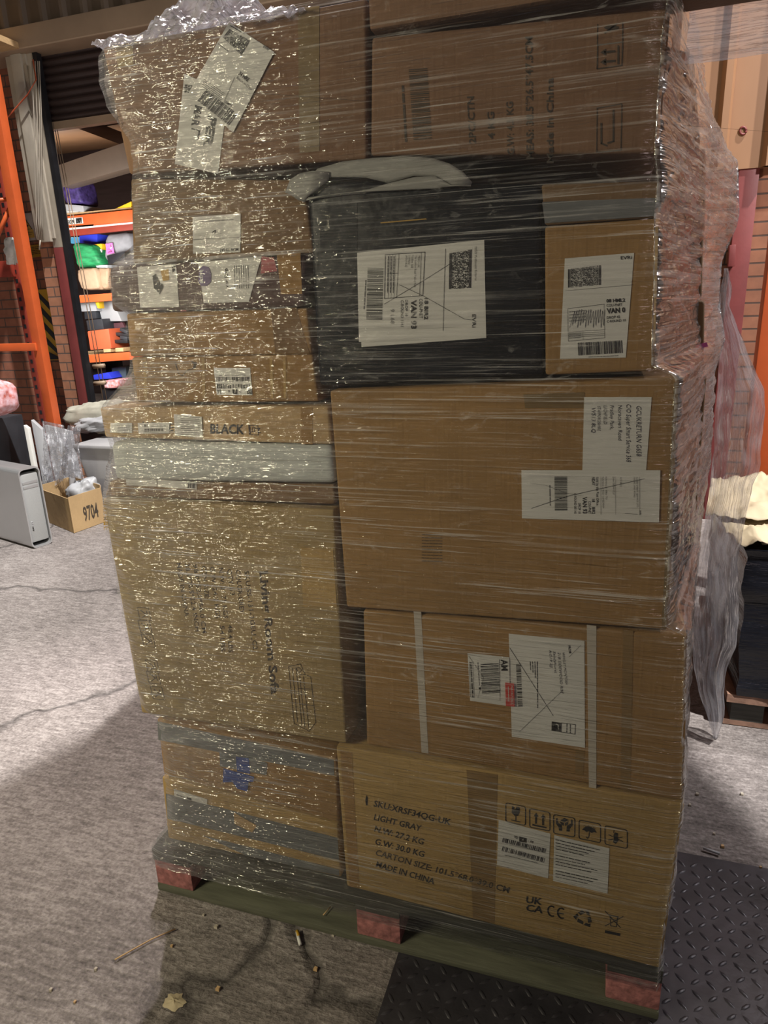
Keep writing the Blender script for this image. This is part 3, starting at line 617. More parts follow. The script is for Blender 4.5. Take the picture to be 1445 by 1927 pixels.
I = Ink(Y - .0008, k); I.line('BLACK', 648, 497, 842, 502, 52, 0, .035); I.line('WHITE', 262, 478, 440, 486, 46, 0, .02); I.rect([(866, 452), (918, 454), (922, 508), (870, 504)], 3, 3); I.stroke([(872, 456), (876, 500)], 4, 3); I.stroke([(890, 462), (884, 490), (900, 488), (902, 466), (890, 462)], 3, 3); I.stroke([(908, 470), (930, 468), (918, 492), (934, 494)], 4, 3); put('printed_text', I, c)
for px, n_ in (([(85, 440), (205, 440), (205, 496), (80, 494)], 5), ([(238, 440), (416, 437), (416, 498), (244, 500)], 6), ([(442, 390), (600, 404), (606, 524), (450, 510)], 8)):
    l = label(c, KK(k, *px), Y - .0012, 'sticker', lab='white sticker of small print'); J = Ink(Y - .0032, k)
    x0, y0 = px[0]; x1 = px[1][0]
    if n_ == 6: J.bars(x0 + 38, y0 + 50, x1 - 30, y0 + 48, 18, n=30); J.bars(x0 + 36, y0 + 22, x0 + 58, y0 + 22, 14, n=6); J.greek(x0 + 80, y0 + 18, x1 - 20, y0 + 16, 5)
    else:
        for i in range(n_ + 2): J.greek(x0 + 40, y0 + 14 + i * (9 if n_ < 8 else 11), x1 - 12, y0 + 18 + i * (9 if n_ < 8 else 11), 4)
    put('label_text', J, l)
strip(c, KK(k, (1160, 352), (1226, 352), (1230, 560), (1165, 560)), Y, 'kraft', 'edge_flap')
q = [(246, 673), (588, 667), (600, 756), (258, 758)]; Y = .006
c = carton('carton', q, Y, .85, 'kraft', 'dented carton with one square barcode label, above the carton printed BLACK')
l = label(c, KK(k, (668, 128), (874, 127), (887, 282), (686, 280)), Y, 'sticker', lab='white sticker with two barcodes'); J = Ink(Y - .002, k); J.bars(682, 204, 872, 204, 26, n=36, seed=51); J.bars(686, 244, 874, 244, 26, n=36, seed=52); J.poly([(774, 248), (802, 248), (803, 276), (776, 276)]); J.line('7', 784, 270, 793, 270, 16, 6); J.matrix([(690, 250), (708, 250), (710, 276), (692, 276)], 8, 8, seed=3); J.matrix([(858, 248), (880, 248), (882, 276), (860, 276)], 8, 8, seed=5); J.greek(700, 170, 850, 168, 5); J.line('TL', 808, 266, 822, 266, 14); J.line('24', 748, 266, 760, 266, 14); put('barcode', J, l)
I = Ink(Y - .0008, k); I.stroke([(450, 95), (470, 160), (490, 172), (520, 140), (545, 132)], 5, 1); I.poly([(540, 90), (572, 95), (568, 125), (545, 138), (555, 110)], 1); put('scuff_mark', I, c)
for x in (270, 600, 985, 1060): strip(c, KK(k, (x, 70), (x + 16, 70), (x + 22, 300), (x + 6, 300)), Y, 'kraft_pale', 'crease')
q = [(237, 590), (578, 580), (587, 667), (244, 671)]; Y = .006
c = carton('carton', q, Y, .85, 'kraft', 'plain carton under the dark printed box, left of the black parcel')
k = K(180, 320, 3.284)
strip(c, KK(k, (1080, 860), (1240, 850), (1320, 1130), (1110, 1130)), Y, 'kraft_dark', 'dark_patch', lab='darker torn patch')
q = [(203, 502), (574, 478), (572, 578), (208, 587)]; Y = -.001
c = carton('printed_box', q, Y, .88, 'taupe', 'taupe printed box with a pale picture and purple logo, left of the black parcel', 'box', bevel=.012)
l = label(c, KK(k, (255, 600), (495, 580), (515, 845), (275, 850)), Y, 'printed_picture', 'paper', lab='pale printed picture'); J = Ink(Y - .002, k); J.poly([(350, 655), (372, 640), (400, 700), (385, 755), (360, 730)]); J.poly([(380, 735), (410, 700), (420, 720), (395, 770)]); J.poly([(470, 600), (495, 590), (490, 620), (475, 640)]); J.poly([(400, 620), (450, 612), (455, 680), (415, 685)], 4); put('picture_print', J, l)
l = label(c, KK(k, (632, 570), (1025, 532), (945, 815), (668, 822)), Y, 'printed_panel', 'paper', lab='pale printed panel'); J = Ink(Y - .002, k); J.poly([(640, 610), (665, 590), (700, 600), (714, 640), (712, 690), (690, 716), (650, 716), (634, 690)], 8); J.line('active', 664, 700, 660, 616, 26, 6, .01); J.line('ver Exp', 820, 730, 814, 606, 22)
for i in range(7): J.greek(860 + i * 14, 730, 856 + i * 14, 590, 5)
put('label_text', J, l)
strip(c, KK(k, (1025, 532), (1100, 540), (1120, 625), (1020, 640)), Y, 'tape_red', 'red_panel'); strip(c, KK(k, (1118, 518), (1265, 510), (1275, 765), (1145, 768)), Y, 'kraft', 'board_flap', lab='plain board flap')
q = [(245, 336), (572, 338), (590, 476), (250, 496)]; Y = .004
c = carton('carton', q, Y, .85, 'kraft_dark', 'dark brown carton with sticker reading MON TO SAT, below the top left carton')
l = label(c, KK(k, (600, 290), (895, 268), (893, 508), (602, 516)), Y, 'sticker', lab='pale sticker'); J = Ink(Y - .002, k); J.line('MON TO SAT', 880, 482, 764, 486, 18, 0, .02); J.stroke([(600, 430), (890, 415)], 2, 2); J.stroke([(720, 385), (740, 372), (735, 392)], 5); J.greek(640, 320, 850, 305, 8, 2); put('label_text', J, l)

# --- top row
q = [(192, 88), (689, -4), (690, 300), (243, 328)]; Y = .008
c = carton('carton', q, Y, .85, 'kraft_red', 'top left carton with a tilted postage label and black marker writing')
k = K(160, 0, 2.676)
l = label(c, KK(k, (500, 372), (722, 468), (668, 875), (452, 825)), Y, 'paper_note', lab='paper with thick marker writing'); J = Ink(Y - .002, k)
J.line('SEQNCE', 505, 425, 482, 712, 40, 0, .045, .1); J.line('MAR', 556, 528, 536, 632, 34, 0, .045, .1); J.stroke([(538, 648), (576, 660), (568, 700)], 8); J.line('PER', 622, 582, 596, 735, 40, 0, .045, .1); put('handwriting', J, l)
l = label(c, KK(k, (725, 112), (952, 262), (745, 668), (520, 470)), Y - .0016, lab='tilted white postage label'); J = Ink(Y - .0036, k)
J.matrix([(735, 150), (822, 200), (780, 272), (700, 195)], 34, 26, seed=77); J.line('34 NRE', 770, 374, 818, 412, 20, 0, .02); J.line('Return to Client', 760, 394, 836, 456, 14, 2, 0); J.line('COMM 3', 700, 515, 735, 538, 12); J.greek(730, 128, 800, 170, 9); J.line('EVRi', 895, 238, 922, 256, 14, 2)
for i in range(5): J.greek(600 - i * 3, 400 + i * 8, 700 - i * 4, 470 + i * 8, 5, 2)
J.stroke([(752, 390), (700, 510)], 2, 2); J.bars(566, 508, 725, 632, 72, n=30, seed=71); J.greek(670, 220, 720, 258, 7, 2)
put('label_text', J, l)
strip(c, KK(k, (155, 228), (240, 212), (240, 330), (165, 345)), Y, 'kraft_olive', 'tape_end', lab='tape folded over the corner'); strip(c, KK(k, (1070, 40), (1180, 30), (1180, 760), (1080, 770)), Y, 'tape')
q = [(699, 70), (1262, 14), (1240, 288), (697, 293)]; Y = .0
c = carton('carton', q, Y, .47, 'kraft_red', 'top right carton with sideways printed text and arrows pictogram')
k = K(660, 0, 2.4083); I = Ink(Y - .0008, k)
I.line('2PC/CTN', 566, 650, 556, 436, 30, 1, .02); I.line('4 KG', 652, 630, 648, 506, 30, 1, .02); I.line('G.W: 4.5 KG', 740, 702, 734, 460, 30, 1, .02); I.line('MEAS: 38.5*26.5*47.5CM', 828, 720, 822, 165, 32, 1, .02); I.line('Made in China', 918, 740, 916, 352, 30, 1, .02)
I.bars(262, 632, 270, 300, 0.1, 1, n=2)
for i in range(40): pass
put('printed_text', I, c)
I = Ink(Y - .0008, k); I.bars(372, 636, 352, 296, 1, 1, n=1); I.v.clear(); I.f.clear(); I.m.clear(); I.sm.clear()
I.bars(284, 634, 262, 312, -84, 1, n=40, seed=91); I.greek(250, 640, 235, 390, 18, 1); put('barcode', I, c)
I = Ink(Y - .0008, k); I.rect([(1118, 204), (1232, 190), (1228, 296), (1116, 312)], 5, 1); I.stroke([(1212, 208), (1212, 288)], 8, 1)
for y in (236, 280): I.stroke([(1196, y - 4), (1150, y)], 10, 1); I.poly([(1130, y + 2), (1156, y - 16), (1156, y + 16)], 1)
put('handling_pictogram', I, c)
I = Ink(Y - .0008, k); I.stroke([(1118, 110), (1116, 200)], 4, 1); I.stroke([(1232, 100), (1232, 190)], 4, 1); I.poly([(1145, 125), (1170, 112), (1215, 120), (1212, 132), (1172, 140)], 1); I.stroke([(1150, 150), (1205, 108)], 7, 1); put('handling_pictogram', I, c)
I = Ink(Y - .0008, k); I.rect([(1116, 490), (1228, 470), (1224, 680), (1114, 690)], 4, 1); I.stroke([(1135, 560), (1135, 650), (1160, 660)], 8, 1); I.stroke([(1190, 500), (1190, 640), (1165, 648)], 8, 1); put('handling_pictogram', I, c)
# long carton lying across the top
ztop = at(870, 36, 0).z + .004
mbx = MB(); xl = at(696, 60, 0).x; mbx.box(xl, 2.05, -.004, .125, ztop, ztop + .24)
c = tag(build('long_carton', mbx, M['kraft_red'], None, bevel=.006), 'long brown carton lying across the very top of the stack', 'carton')
mbx = MB(); mbx.box(1.12, 1.125, -.0046, .0, ztop + .002, ztop + .238); build('board_seam', mbx, M['kraft_dark'], c)

# --- cartons of the rear row, seen past the right edge
def rear(px, Y, d, mat, lab, back=(0, .47), tapes=()):
    c = carton('carton', px, Y, d, mat, lab, bevel=.008, back=back)
    for t, mt, nm, lb in tapes: strip(c, t, Y, mt, nm, lab=lb)
    return c
rear([(1180, 62), (1305, 100), (1318, 272), (1180, 276)], .5, .44, 'kraft_dark', 'rear carton behind the top right carton, showing past its right edge', (.04, 0))
rear([(1180, 284), (1328, 278), (1326, 408), (1180, 412)], .49, .45, 'kraft_dark', 'rear carton with red tape and pink marks, behind the shallow carton with grey tape', (.05, 0), (([(1290, 282), (1316, 281), (1314, 406), (1290, 407)], 'tape_red', 'red_tape', 'red tape'), ([(1286, 372), (1300, 374), (1318, 388), (1314, 396), (1284, 380)], 'pink', 'pink_scribble', 'pink marker scribble')))
rear([(1180, 418), (1324, 412), (1320, 560), (1180, 560)], .49, .45, 'kraft_dark', 'rear carton with red and dark tape, behind the carton with torn courier label', (.05, 0), (([(1280, 416), (1300, 415), (1298, 558), (1280, 558)], 'tape_red', 'red_tape', 'red tape'), ([(1302, 415), (1318, 414), (1316, 520), (1300, 522)], 'tape_teal', 'dark_tape', 'dark tape')))
rear([(1180, 566), (1326, 566), (1324, 700), (1180, 702)], .49, .45, 'kraft_dark', 'rear carton with a pink marker line, level with the bottom of the black parcel', (.04, 0), (([(1308, 650), (1330, 644), (1332, 652), (1310, 658)], 'pink', 'pink_scribble', 'pink marker scribble'),))
rear([(1180, 708), (1330, 706), (1296, 1160), (1180, 1150)], .49, .45, 'kraft_dark', 'tall rear carton behind the carton with the handwritten address', (.02, 0))
mbx = MB(); mbx.box(.80, 1.212, .49, .94, .136, .50); tag(build('carton', mbx, M['kraft_dark'], bevel=.008), 'lowest rear carton behind the bottom right cartons', 'carton')

# torn white packing sheet above the black parcel
mbx = MB(); k = K(560, 280, 2.949)
up = [(30, 200), (110, 110), (250, 70), (420, 50), (600, 40), (740, 50), (840, 80), (920, 130), (968, 185)]
lo = [(60, 262), (110, 160), (250, 158), (380, 160), (500, 190), (640, 152), (760, 150), (850, 200), (960, 205)]
lo2 = [(40, 290), (150, 262), (280, 245), (400, 238), (520, 232), (640, 225), (760, 220), (850, 210), (960, 206)]
def ribbon(u, l_, y0):
    n_ = 6; vs = []
    for i in range(len(u)):
        for j in range(n_ + 1):
            t = j / n_; x = u[i][0] * (1 - t) + l_[i][0] * t; y = u[i][1] * (1 - t) + l_[i][1] * t
            vs.append(at(*k(x, y), y0 - .0012 * math.sin(math.pi * t) + .0018 * noise.noise(Vector((x * .03, y * .05, 0)))))
    mbx.mesh(vs, [(i * (n_ + 1) + j, i * (n_ + 1) + j + 1, (i + 1) * (n_ + 1) + j + 1, (i + 1) * (n_ + 1) + j) for i in range(len(u) - 1) for j in range(n_)], 0, True)
ribbon(up, lo, -.001); ribbon([(60, 268), (150, 258), (300, 240), (400, 222), (500, 192), (640, 158), (760, 150), (850, 200), (960, 205)], lo2, -.004)
k = K(180, 320, 3.284); up = [(1170, 140), (1200, 60), (1260, 20), (1340, 5), (1440, 10)]; lo = [(1200, 150), (1240, 180), (1290, 200), (1305, 170), (1440, 60)]
ribbon(up, lo, -.005)
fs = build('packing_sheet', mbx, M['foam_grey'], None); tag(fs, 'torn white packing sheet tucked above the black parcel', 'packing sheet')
sm = fs.modifiers.new('thick', 'SOLIDIFY'); sm.thickness = .0012
# ------------------------------------------------------------------ stretch film
FY = -.013
def prof(px, Y):                          # outline given in photograph pixels -> list of (z, X) on the plane Y
    return sorted(((at(x, y, Y).z, at(x, y, Y).x) for x, y in px))
def interp(pr, z):
    if z <= pr[0][0]: return pr[0][1]
    for (a, xa), (b, xb) in zip(pr, pr[1:]):
        if z <= b: return xa + (xb - xa) * (z - a) / (b - a + 1e-9)
    return pr[-1][1]
XL = prof([(240, 45), (212, 60), (190, 80), (181, 105), (180, 150), (195, 200), (238, 262), (246, 300), (242, 335), (244, 400), (249, 455), (206, 497), (200, 525), (203, 562), (212, 578), (235, 593), (234, 630), (240, 680), (238, 700), (214, 735), (187, 764), (185, 790), (196, 825), (205, 845), (194, 880), (189, 930), (187, 950), (205, 1060), (235, 1200), (258, 1320), (268, 1344), (295, 1356), (299, 1400), (309, 1480), (311, 1560), (285, 1588), (281, 1602), (284, 1630)], FY)
XF = prof([(1266, 10), (1257, 60), (1243, 285), (1248, 335), (1243, 405), (1236, 690), (1281, 708), (1260, 1184), (1297, 1195), (1291, 1512), (1246, 1826), (1243, 1880)], FY)
XB = prof([(1312, 35), (1336, 120), (1344, 250), (1352, 268), (1390, 300), (1393, 400), (1388, 425), (1360, 490), (1354, 560), (1366, 640), (1346, 702), (1338, 880), (1302, 1150)], .95)
XB = [(.05, 1.215), (.45, 1.25)] + [(z, x) for z, x in XB if z > .5]
YB = .97
fu = []; NS = [150, 90, 40, 50]; NZ = 260; z0f, z1f = .092, 1.866
zline = lambda s: 0
mb = MB(); vs = []; uvs = []
cols = []
for side, n in enumerate(NS):
    for i in range(n): cols.append((side, i / n))
def ridg(p): return 1 - abs(noise.noise(p)) * 2
for j in range(NZ + 1):
    z = z0f + (z1f - z0f) * j / NZ
    xl, xf, xb = interp(XL, z), interp(XF, z), interp(XB, z)
    P = [Vector((xl, FY, z)), Vector((xf, FY, z)), Vector((xb, YB, z)), Vector((xl + .02, YB, z))]
    c2 = Vector(((xl + xb) / 2, .5, z))
    for side, t in cols:
        A, B = P[side], P[(side + 1) % 4]
        p = A + (B - A) * t
        d = (B - A).normalized(); nrm = Vector((d.y, -d.x, 0)); L = (B - A).length
        # rounded corners
        e = min(t, 1 - t) * L
        if e < .03: p -= nrm * .008 * (1 - e / .03) ** 2
        s = (0, 1.3, 2.4, 3.7)[side] + t * L
        if side == 0:
            w = .0022 * noise.noise(Vector((s * 4, z * 38, 1))) + .0016 * noise.noise(Vector((s * 9 + z * 5, z * 90, 4)))
            if t < .35: w += .007 * (1 - t / .35) * noise.noise(Vector((s * 26, z * 34, 7)))
            p += nrm * max(w, -.004)
        else:
            q1 = (s * .9 + z * .9); q2 = (z - s * .55)
            a_ = .10 + .05 * noise.noise(Vector((0, z * 3, 8))); q2 = z - s * a_; w = .009 * (ridg(Vector((s * 1.2, q2 * 34, side * 5))) - .5) + .006 * noise.noise(Vector((s * 10, z * 9, 3))) + .003 * noise.noise(Vector((s * 40, q2 * 80, 3)))
            w *= min(1, e / .05 + .15)
            p += nrm * (w * (1 if side == 1 else .5))
        vs.append(p); uvs.append((s, z))
n_ = len(cols)
mb.mesh(vs, [(j * n_ + i, j * n_ + i + 1, (j + 1) * n_ + i + 1, (j + 1) * n_ + i) for j in range(NZ) for i in range(n_ - 1)], 0, True)
for a in range(len(mb.f)):
    i = mb.f[a][0] % n_
    mb.m[a] = 0 if i < NS[0] else 1
film = tag(empty('stretch_film', (.6, .5, .1)), 'clear wrinkled stretch film wrapped around the whole stack of cartons', 'stretch film')
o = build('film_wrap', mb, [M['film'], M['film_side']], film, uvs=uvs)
# crumpled film bunched over the top left
mb = MB(); uvs = []
x0, x1 = at(186, 88, 0).x, at(575, 8, 0).x
def fn(u, v):
    x = x0 + (x1 - x0) * u; yy = -.02 + .5 * v
    base = (at(186, 92, 0).z) + (at(575, 22, 0).z - at(186, 92, 0).z) * u
    hump = .075 * math.exp(-((u - .45) / .3) ** 2)
    f = min(1, v * 5)
    z = base + f * hump + .030 * f * (ridg(Vector((u * 9, v * 9, 2))) - .2) + .012 * noise.noise(Vector((u * 30, v * 30, 5)))
    uvs.append((x * 1.5, yy * 1.5))
    return (x, yy + .02 * noise.noise(Vector((u * 8, v * 8, 9))), z)
mb.grid(110, 70, fn)
build('bunched_film', mb, M['film_loose'], film, uvs=uvs)['label'] = 'bunched white looking film'
# torn tail hanging at the right
rows = [(505, 1362, 1370), (540, 1356, 1377), (575, 1352, 1373), (600, 1348, 1382), (626, 1352, 1392), (690, 1352, 1418), (735, 1350, 1438), (770, 1346, 1440), (830, 1344, 1433), (890, 1338, 1428), (915, 1336, 1416), (960, 1330, 1406), (1000, 1322, 1398), (1060, 1312, 1387), (1100, 1306, 1390), (1150, 1300, 1390), (1220, 1302, 1385), (1258, 1306, 1366), (1300, 1314, 1362), (1345, 1330, 1364), (1390, 1342, 1350)]
mb = MB(); uvs = []
def fn(u, v):
    y = 505 + (1390 - 505) * v
    for a, b_ in zip(rows, rows[1:]):
        if y <= b_[0]: t = (y - a[0]) / (b_[0] - a[0]); l_ = a[1] + (b_[1] - a[1]) * t; r_ = a[2] + (b_[2] - a[2]) * t; break
    yy = 1.02 + .05 * math.sin(u * 9 + v * 6) * (.4 + .6 * noise.noise(Vector((u * 2, v * 5, 1)))) + .02 * noise.noise(Vector((u * 7, v * 22, 3)))
    p = at(l_ + (r_ - l_) * u + 3 * noise.noise(Vector((v * 30, u * 2, 0))), y, yy); uvs.append((u * .12 * 2.0, v * .95)); return p
mb.grid(26, 160, fn)
build('hanging_tail', mb, M['film_loose'], film, uvs=[(b_ * 1.2, a) for a, b_ in uvs])['label'] = 'loose torn film hanging down'
# film sagging under the overhang of the long carton
mb = MB(); uvs = []
def fn(u, v):
    x = 1.115 + .95 * u; y = .13 + .05 * v; z = ztop + .03 - (.072 + .012 * math.sin(u * 9 + 1)) * v + .004 * noise.noise(Vector((u * 12, v * 9, 0)))
    uvs.append((x, z * 3 + y)); return (x, y + .012 * noise.noise(Vector((u * 9, v * 6, 4))), z)
mb.grid(60, 16, fn)
build('sagging_film', mb, M['film_loose'], film, uvs=uvs)
# ------------------------------------------------------------------ things round the yard
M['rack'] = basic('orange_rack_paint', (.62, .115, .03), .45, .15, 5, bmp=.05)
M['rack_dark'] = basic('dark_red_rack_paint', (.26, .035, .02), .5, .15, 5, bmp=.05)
M['alu'] = basic('brushed_aluminium', (.52, .53, .54), .35, .06, 4, metal=.6, bmp=.03)
M['alu_mesh'] = basic('perforated_aluminium', (.46, .48, .48), .45, .05, 200, metal=.4, bmp=.3, bs=300)
M['dark_grey'] = basic('dark_grey_metal', (.035, .038, .045), .45, .25, 6, bmp=.1)
M['grey_plastic'] = basic('grey_plastic', (.42, .42, .43), .4, .08, 4, bmp=.05)
M['white_plastic'] = basic('white_plastic', (.40, .41, .43), .5, .08, 4, bmp=.1)
M['cloth'] = basic('off_white_cloth', (.42, .41, .34), .8, .2, 10, bmp=.5, bs=16)
M['sign_yellow'] = basic('sign_yellow', (.52, .30, .02), .5, .12, 8, bmp=0)
M['sign_white'] = basic('sign_grey_white', (.42, .36, .35), .5, .1, 8, bmp=0)
M['blue'] = basic('blue_plastic', (.03, .05, .60), .4, .1, 5, bmp=.05)
M['sky'] = basic('light_blue_plastic', (.10, .42, .72), .4, .1, 5, bmp=.05)
M['green'] = basic('green_sacking', (.02, .26, .09), .6, .6, 8, (1, 1, 3), bmp=.4, bs=18)
M['yellow'] = basic('yellow_fabric', (.85, .52, .02), .6, .1, 5, bmp=.2)
M['grey_fab'] = basic('grey_fabric', (.24, .24, .26), .75, .25, 6, bmp=.4, bs=18)
M['violet'] = basic('violet_sacking', (.07, .045, .19), .5, .7, 22, bmp=.5, bs=25)
M['brown_bag'] = basic('brown_paper_bag', (.42, .28, .18), .7, .2, 6, bmp=.4, bs=14)
M['orange_bin'] = basic('orange_plastic', (.60, .12, .05), .45, .1, 5, bmp=.05)
M['maroon'] = basic('maroon_board', (.09, .03, .04), .6, .2, 6, bmp=.1)
M['print_bag'] = basic('printed_bag', (.75, .55, .62), .5, .5, 26, bmp=.3, c2=(.60, .10, .05))
M['wood_new'] = basic('pale_timber', (.60, .40, .20), .75, .2, 8, (1, 6, 14), bmp=.2)
M['black_film'] = basic('black_stretch_film', (.010, .011, .016), .22, .4, 10, (1, 1, 8), bmp=.7, bs=18)

def blockx(name, px, Y, d, mat, lab, cat, bevel=.006, group=None, parent=None):
    mb = MB(); a = [at(*q, Y) for q in px]; mb.hexa(a, [q + Vector((0, d, 0)) for q in a]); o = build(name, mb, M[mat], parent, bevel=bevel)
    return tag(o, lab, cat, group)
def R4(x0, y0, x1, y1): return [(x0, y0), (x1, y0), (x1, y1), (x0, y1)]
def bag(name, px, Y, d, mat, lab, cat, rough=.12, sq=3, seed=1):
    a = [at(*q, Y) for q in px]; mb = MB()
    def fn(u, v):
        th = u * 2 * math.pi; ph = (v - .5) * math.pi; sg = lambda c, e: math.copysign(abs(c) ** e, c); e = 2 / sq
        x = sg(math.cos(ph), e) * sg(math.cos(th), e); y = sg(math.cos(ph), e) * sg(math.sin(th), e); z = sg(math.sin(ph), e)
        k_ = 1 + rough * noise.noise(Vector((x * 1.6 + seed, y * 1.6, z * 1.6))) + rough * .5 * noise.noise(Vector((x * 5 + seed, y * 5, z * 5)))
        x, y, z = x * k_, y * k_, z * k_; s, t = min(1.1, max(-.1, (x + 1) / 2)), min(1.1, max(-.02, (1 - z) / 2))
        p = (a[0] * (1 - s) + a[1] * s) * (1 - t) + (a[3] * (1 - s) + a[2] * s) * t
        return p + Vector((0, d * (y + 1) / 2, 0))
    mb.grid(40, 24, fn); o = build(name, mb, M[mat]); return tag(o, lab, cat)

# rack beside the doorway (left edge)
rk = tag(empty('pallet_rack', gnd(60, 900) * 0 + Vector((at(60, 500, 3.1).x, 3.1, 0))), 'orange pallet rack end frame by the brick wall at left', 'rack')
def post(y, px, py, mat, w=.075):
    x = at(px, py, y).x; mb = MB(); mb.box(x - w / 2, x + w / 2, y - .035, y + .035, 0, 3.0); o = build('upright', mb, M[mat], rk, bevel=.004)
    mb = MB()
    for i in range(40):
        z = .15 + i * .07; mb.box(x - .012, x + .012, y - .037, y - .0345, z, z + .03)
    if mat == 'rack': return x
    s = build('slots', mb, M['black_metal'], o); s['kind'] = 'stuff'; return x
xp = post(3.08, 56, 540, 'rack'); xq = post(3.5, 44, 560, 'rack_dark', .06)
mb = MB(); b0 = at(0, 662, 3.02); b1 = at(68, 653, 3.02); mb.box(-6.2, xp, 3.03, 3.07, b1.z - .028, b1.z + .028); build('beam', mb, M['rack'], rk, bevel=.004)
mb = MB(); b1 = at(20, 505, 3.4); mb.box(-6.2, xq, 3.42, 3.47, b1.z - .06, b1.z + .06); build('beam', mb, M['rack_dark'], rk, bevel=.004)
mb = MB(); mb.tube([at(-12, 460, 3.05), at(22, 385, 3.1)], .016, 6); build('brace', mb, M['rack'], rk)
mb = MB(); mb.tube([at(-30, 380, 3.05), at(14, 375, 3.1)], .014, 6); build('brace', mb, M['rack'], rk)
mb = MB(); mb.box(-6.2, xp - .12, 3.05, 3.5, 3.28, 3.32); build('shelf_board', mb, M['wood_new'], rk)  # board added high on the rack to shade the wall behind
mb = MB(); mb.box(xp - .07, xp + .07, 3.0, 3.16, 0, .012); build('foot_plate', mb, M['rack'], rk)
bag('film_scrap', [(2, 448), (28, 446), (32, 500), (6, 492)], 3.3, .08, 'paper', 'scrap of torn white film hanging on the dark rack beam', 'film scrap', .4)
# signs on the wall
def sign(name, px, Y, mat, lab, cat='sign'):
    mb = MB(); a = [at(*q, Y) for q in px]; mb.hexa(a, [q + Vector((0, .006, 0)) for q in a]); return tag(build(name, mb, M[mat]), lab, cat)
k = K(0, 380, 10.708); SY = 3.752
s = sign('warning_sign', KK(k, (388, 240), (635, 215), (725, 765), (505, 790)), SY, 'sign_white', 'warning sign with yellow triangle on the wall by the rack'); J = Ink(SY - .001, k)
J.poly([(462, 265), (652, 548), (428, 560)], 0); put('triangle', J, s); J = Ink(SY - .002, k); J.poly([(464, 290), (632, 540), (446, 550)], 4); J.poly([(480, 555), (665, 550), (700, 715), (500, 735)], 4); put('yellow_panel', J, s)
J = Ink(SY - .003, k); J.poly([(446, 480), (470, 455), (520, 450), (580, 470), (560, 500), (470, 510)], 0); J.greek(520, 620, 650, 610, 18); J.greek(525, 660, 640, 652, 14); put('symbol', J, s)
s = sign('notice_sign', KK(k, (530, 880), (860, 845), (890, 1090), (590, 1130)), SY, 'sign_yellow', 'small yellow notice board under the warning sign'); J = Ink(SY - .001, k)
for i in range(5): J.greek(560, 925 + i * 34, 850, 895 + i * 34, 20)
put('notice_text', J, s)
k = K(0, 400, 4.8167); HY = 3.73
s = sign('hazard_board', KK(k, (328, 700), (450, 692), (572, 1330), (450, 1340)), HY, 'sign_yellow', 'black and yellow striped hazard board on the brick wall'); J = Ink(HY - .001, k)
hz = lambda u, v: ((328 + 122 * u) + (122 * v), 700 + 635 * v - 8 * u)
for i in range(5):
    v0 = -.02 + i * .225
    q = [(0, v0), (1, v0 + .28), (1, v0 + .40), (0, v0 + .115)]
    J.poly([hz(u, min(1, max(0, v))) for u, v in q], 0)
put('black_stripes', J, s)
# cables down the boxing, chain and pull of the shutter
mb = MB()
for x0, x1 in ((60, 72), (66, 76), (71, 79), (74, 82)): mb.tube([at(x0, 115, WY - .06), at(x0 + 4, 220, WY - .07), at((x0 + x1) / 2, 330, WY - .065), at(x1 - 3, 420, WY - .065), at(x1, 452, WY - .06)], .004, 5)
mb.tube([at(4, 232, WY - .1), at(24, 210, WY - .09), at(52, 178, WY - .08), at(68, 150, WY - .07), at(62, 112, WY - .06)], .005, 5, 1)
mb.tube([at(76, 452, WY - .06), at(74, 470, WY - .06)], .006, 5)
t = build('cable_bundle', mb, [M['cream_paint'], M['orange_bin']]); tag(t, 'thin cables running down the cream boxing beside the doorway', 'cable')
mb = MB()
for xa, xb in ((106, 204), (102, 197)): mb.tube([at(xa, 235, WY + .1), at(xa + (xb - xa) * .5, 500, WY + .1), at(xb, 770, WY + .1)], .0035, 5)
mb.tube([at(176, 690, WY + .1), at(196, 688, WY + .1)], .02, 6); mb.tube([at(178, 722, WY + .1), at(198, 720, WY + .1)], .02, 6)
tag(build('shutter_chain', mb, M['tan_beam']), 'looped pull chain of the roller shutter beside its black guide', 'chain')

# racking inside the store
RY = 6.0
sr = tag(empty('store_rack', Vector((at(190, 500, RY).x, RY, 0))), 'orange shelving rack seen through the doorway', 'rack')
def beam(q, mat, d=.05):
    mb = MB(); a = [at(*p, RY) for p in q]; mb.hexa(a, [p + Vector((0, d, 0)) for p in a]); return build('shelf_beam', mb, M[mat], sr, bevel=.004)
bm_ = beam([(60, 414), (300, 389), (300, 415), (60, 440)], 'rack'); beam([(60, 431), (300, 411), (300, 427), (60, 452)], 'rack_dark')
mb = MB(); a = [at(*p, RY - .003) for p in [(60, 436), (300, 413), (300, 416), (60, 439.5)]]; mb.hexa(a, [p + Vector((0, .003, 0)) for p in a]); build('beam_lip', mb, M['paper'], sr)
beam([(90, 560), (300, 545), (300, 560), (90, 574)], 'rack'); beam([(110, 672), (300, 658), (300, 673), (110, 687)], 'rack')
J = Ink(RY - .004, K(100, 320, 8.0267)); l = MB(); a = [J.P(*p) for p in [(205, 730), (440, 712), (455, 806), (215, 826)]]; l.hexa(a, [p + Vector((0, .002, 0)) for p in a]); l = build('bay_label', l, M['paper'], bm_)
J = Ink(RY - .006, K(100, 320, 8.0267)); J.line('E09', 212, 818, 318, 806, 56, 0, .03); J.poly([(340, 728), (432, 720), (434, 800), (346, 808)]); J.line('46', 356, 800, 424, 794, 54, 6, .03); put('bay_number', J, l)
for y, pts in ((RY, ((60, 300),)),):
    pass
for qx in (95, 330):
    x = at(qx, 500, RY).x; mb = MB(); mb.box(x - .04, x + .04, RY + .05, RY + .12, 0, 3.35); build('upright', mb, M['rack_dark'], sr)
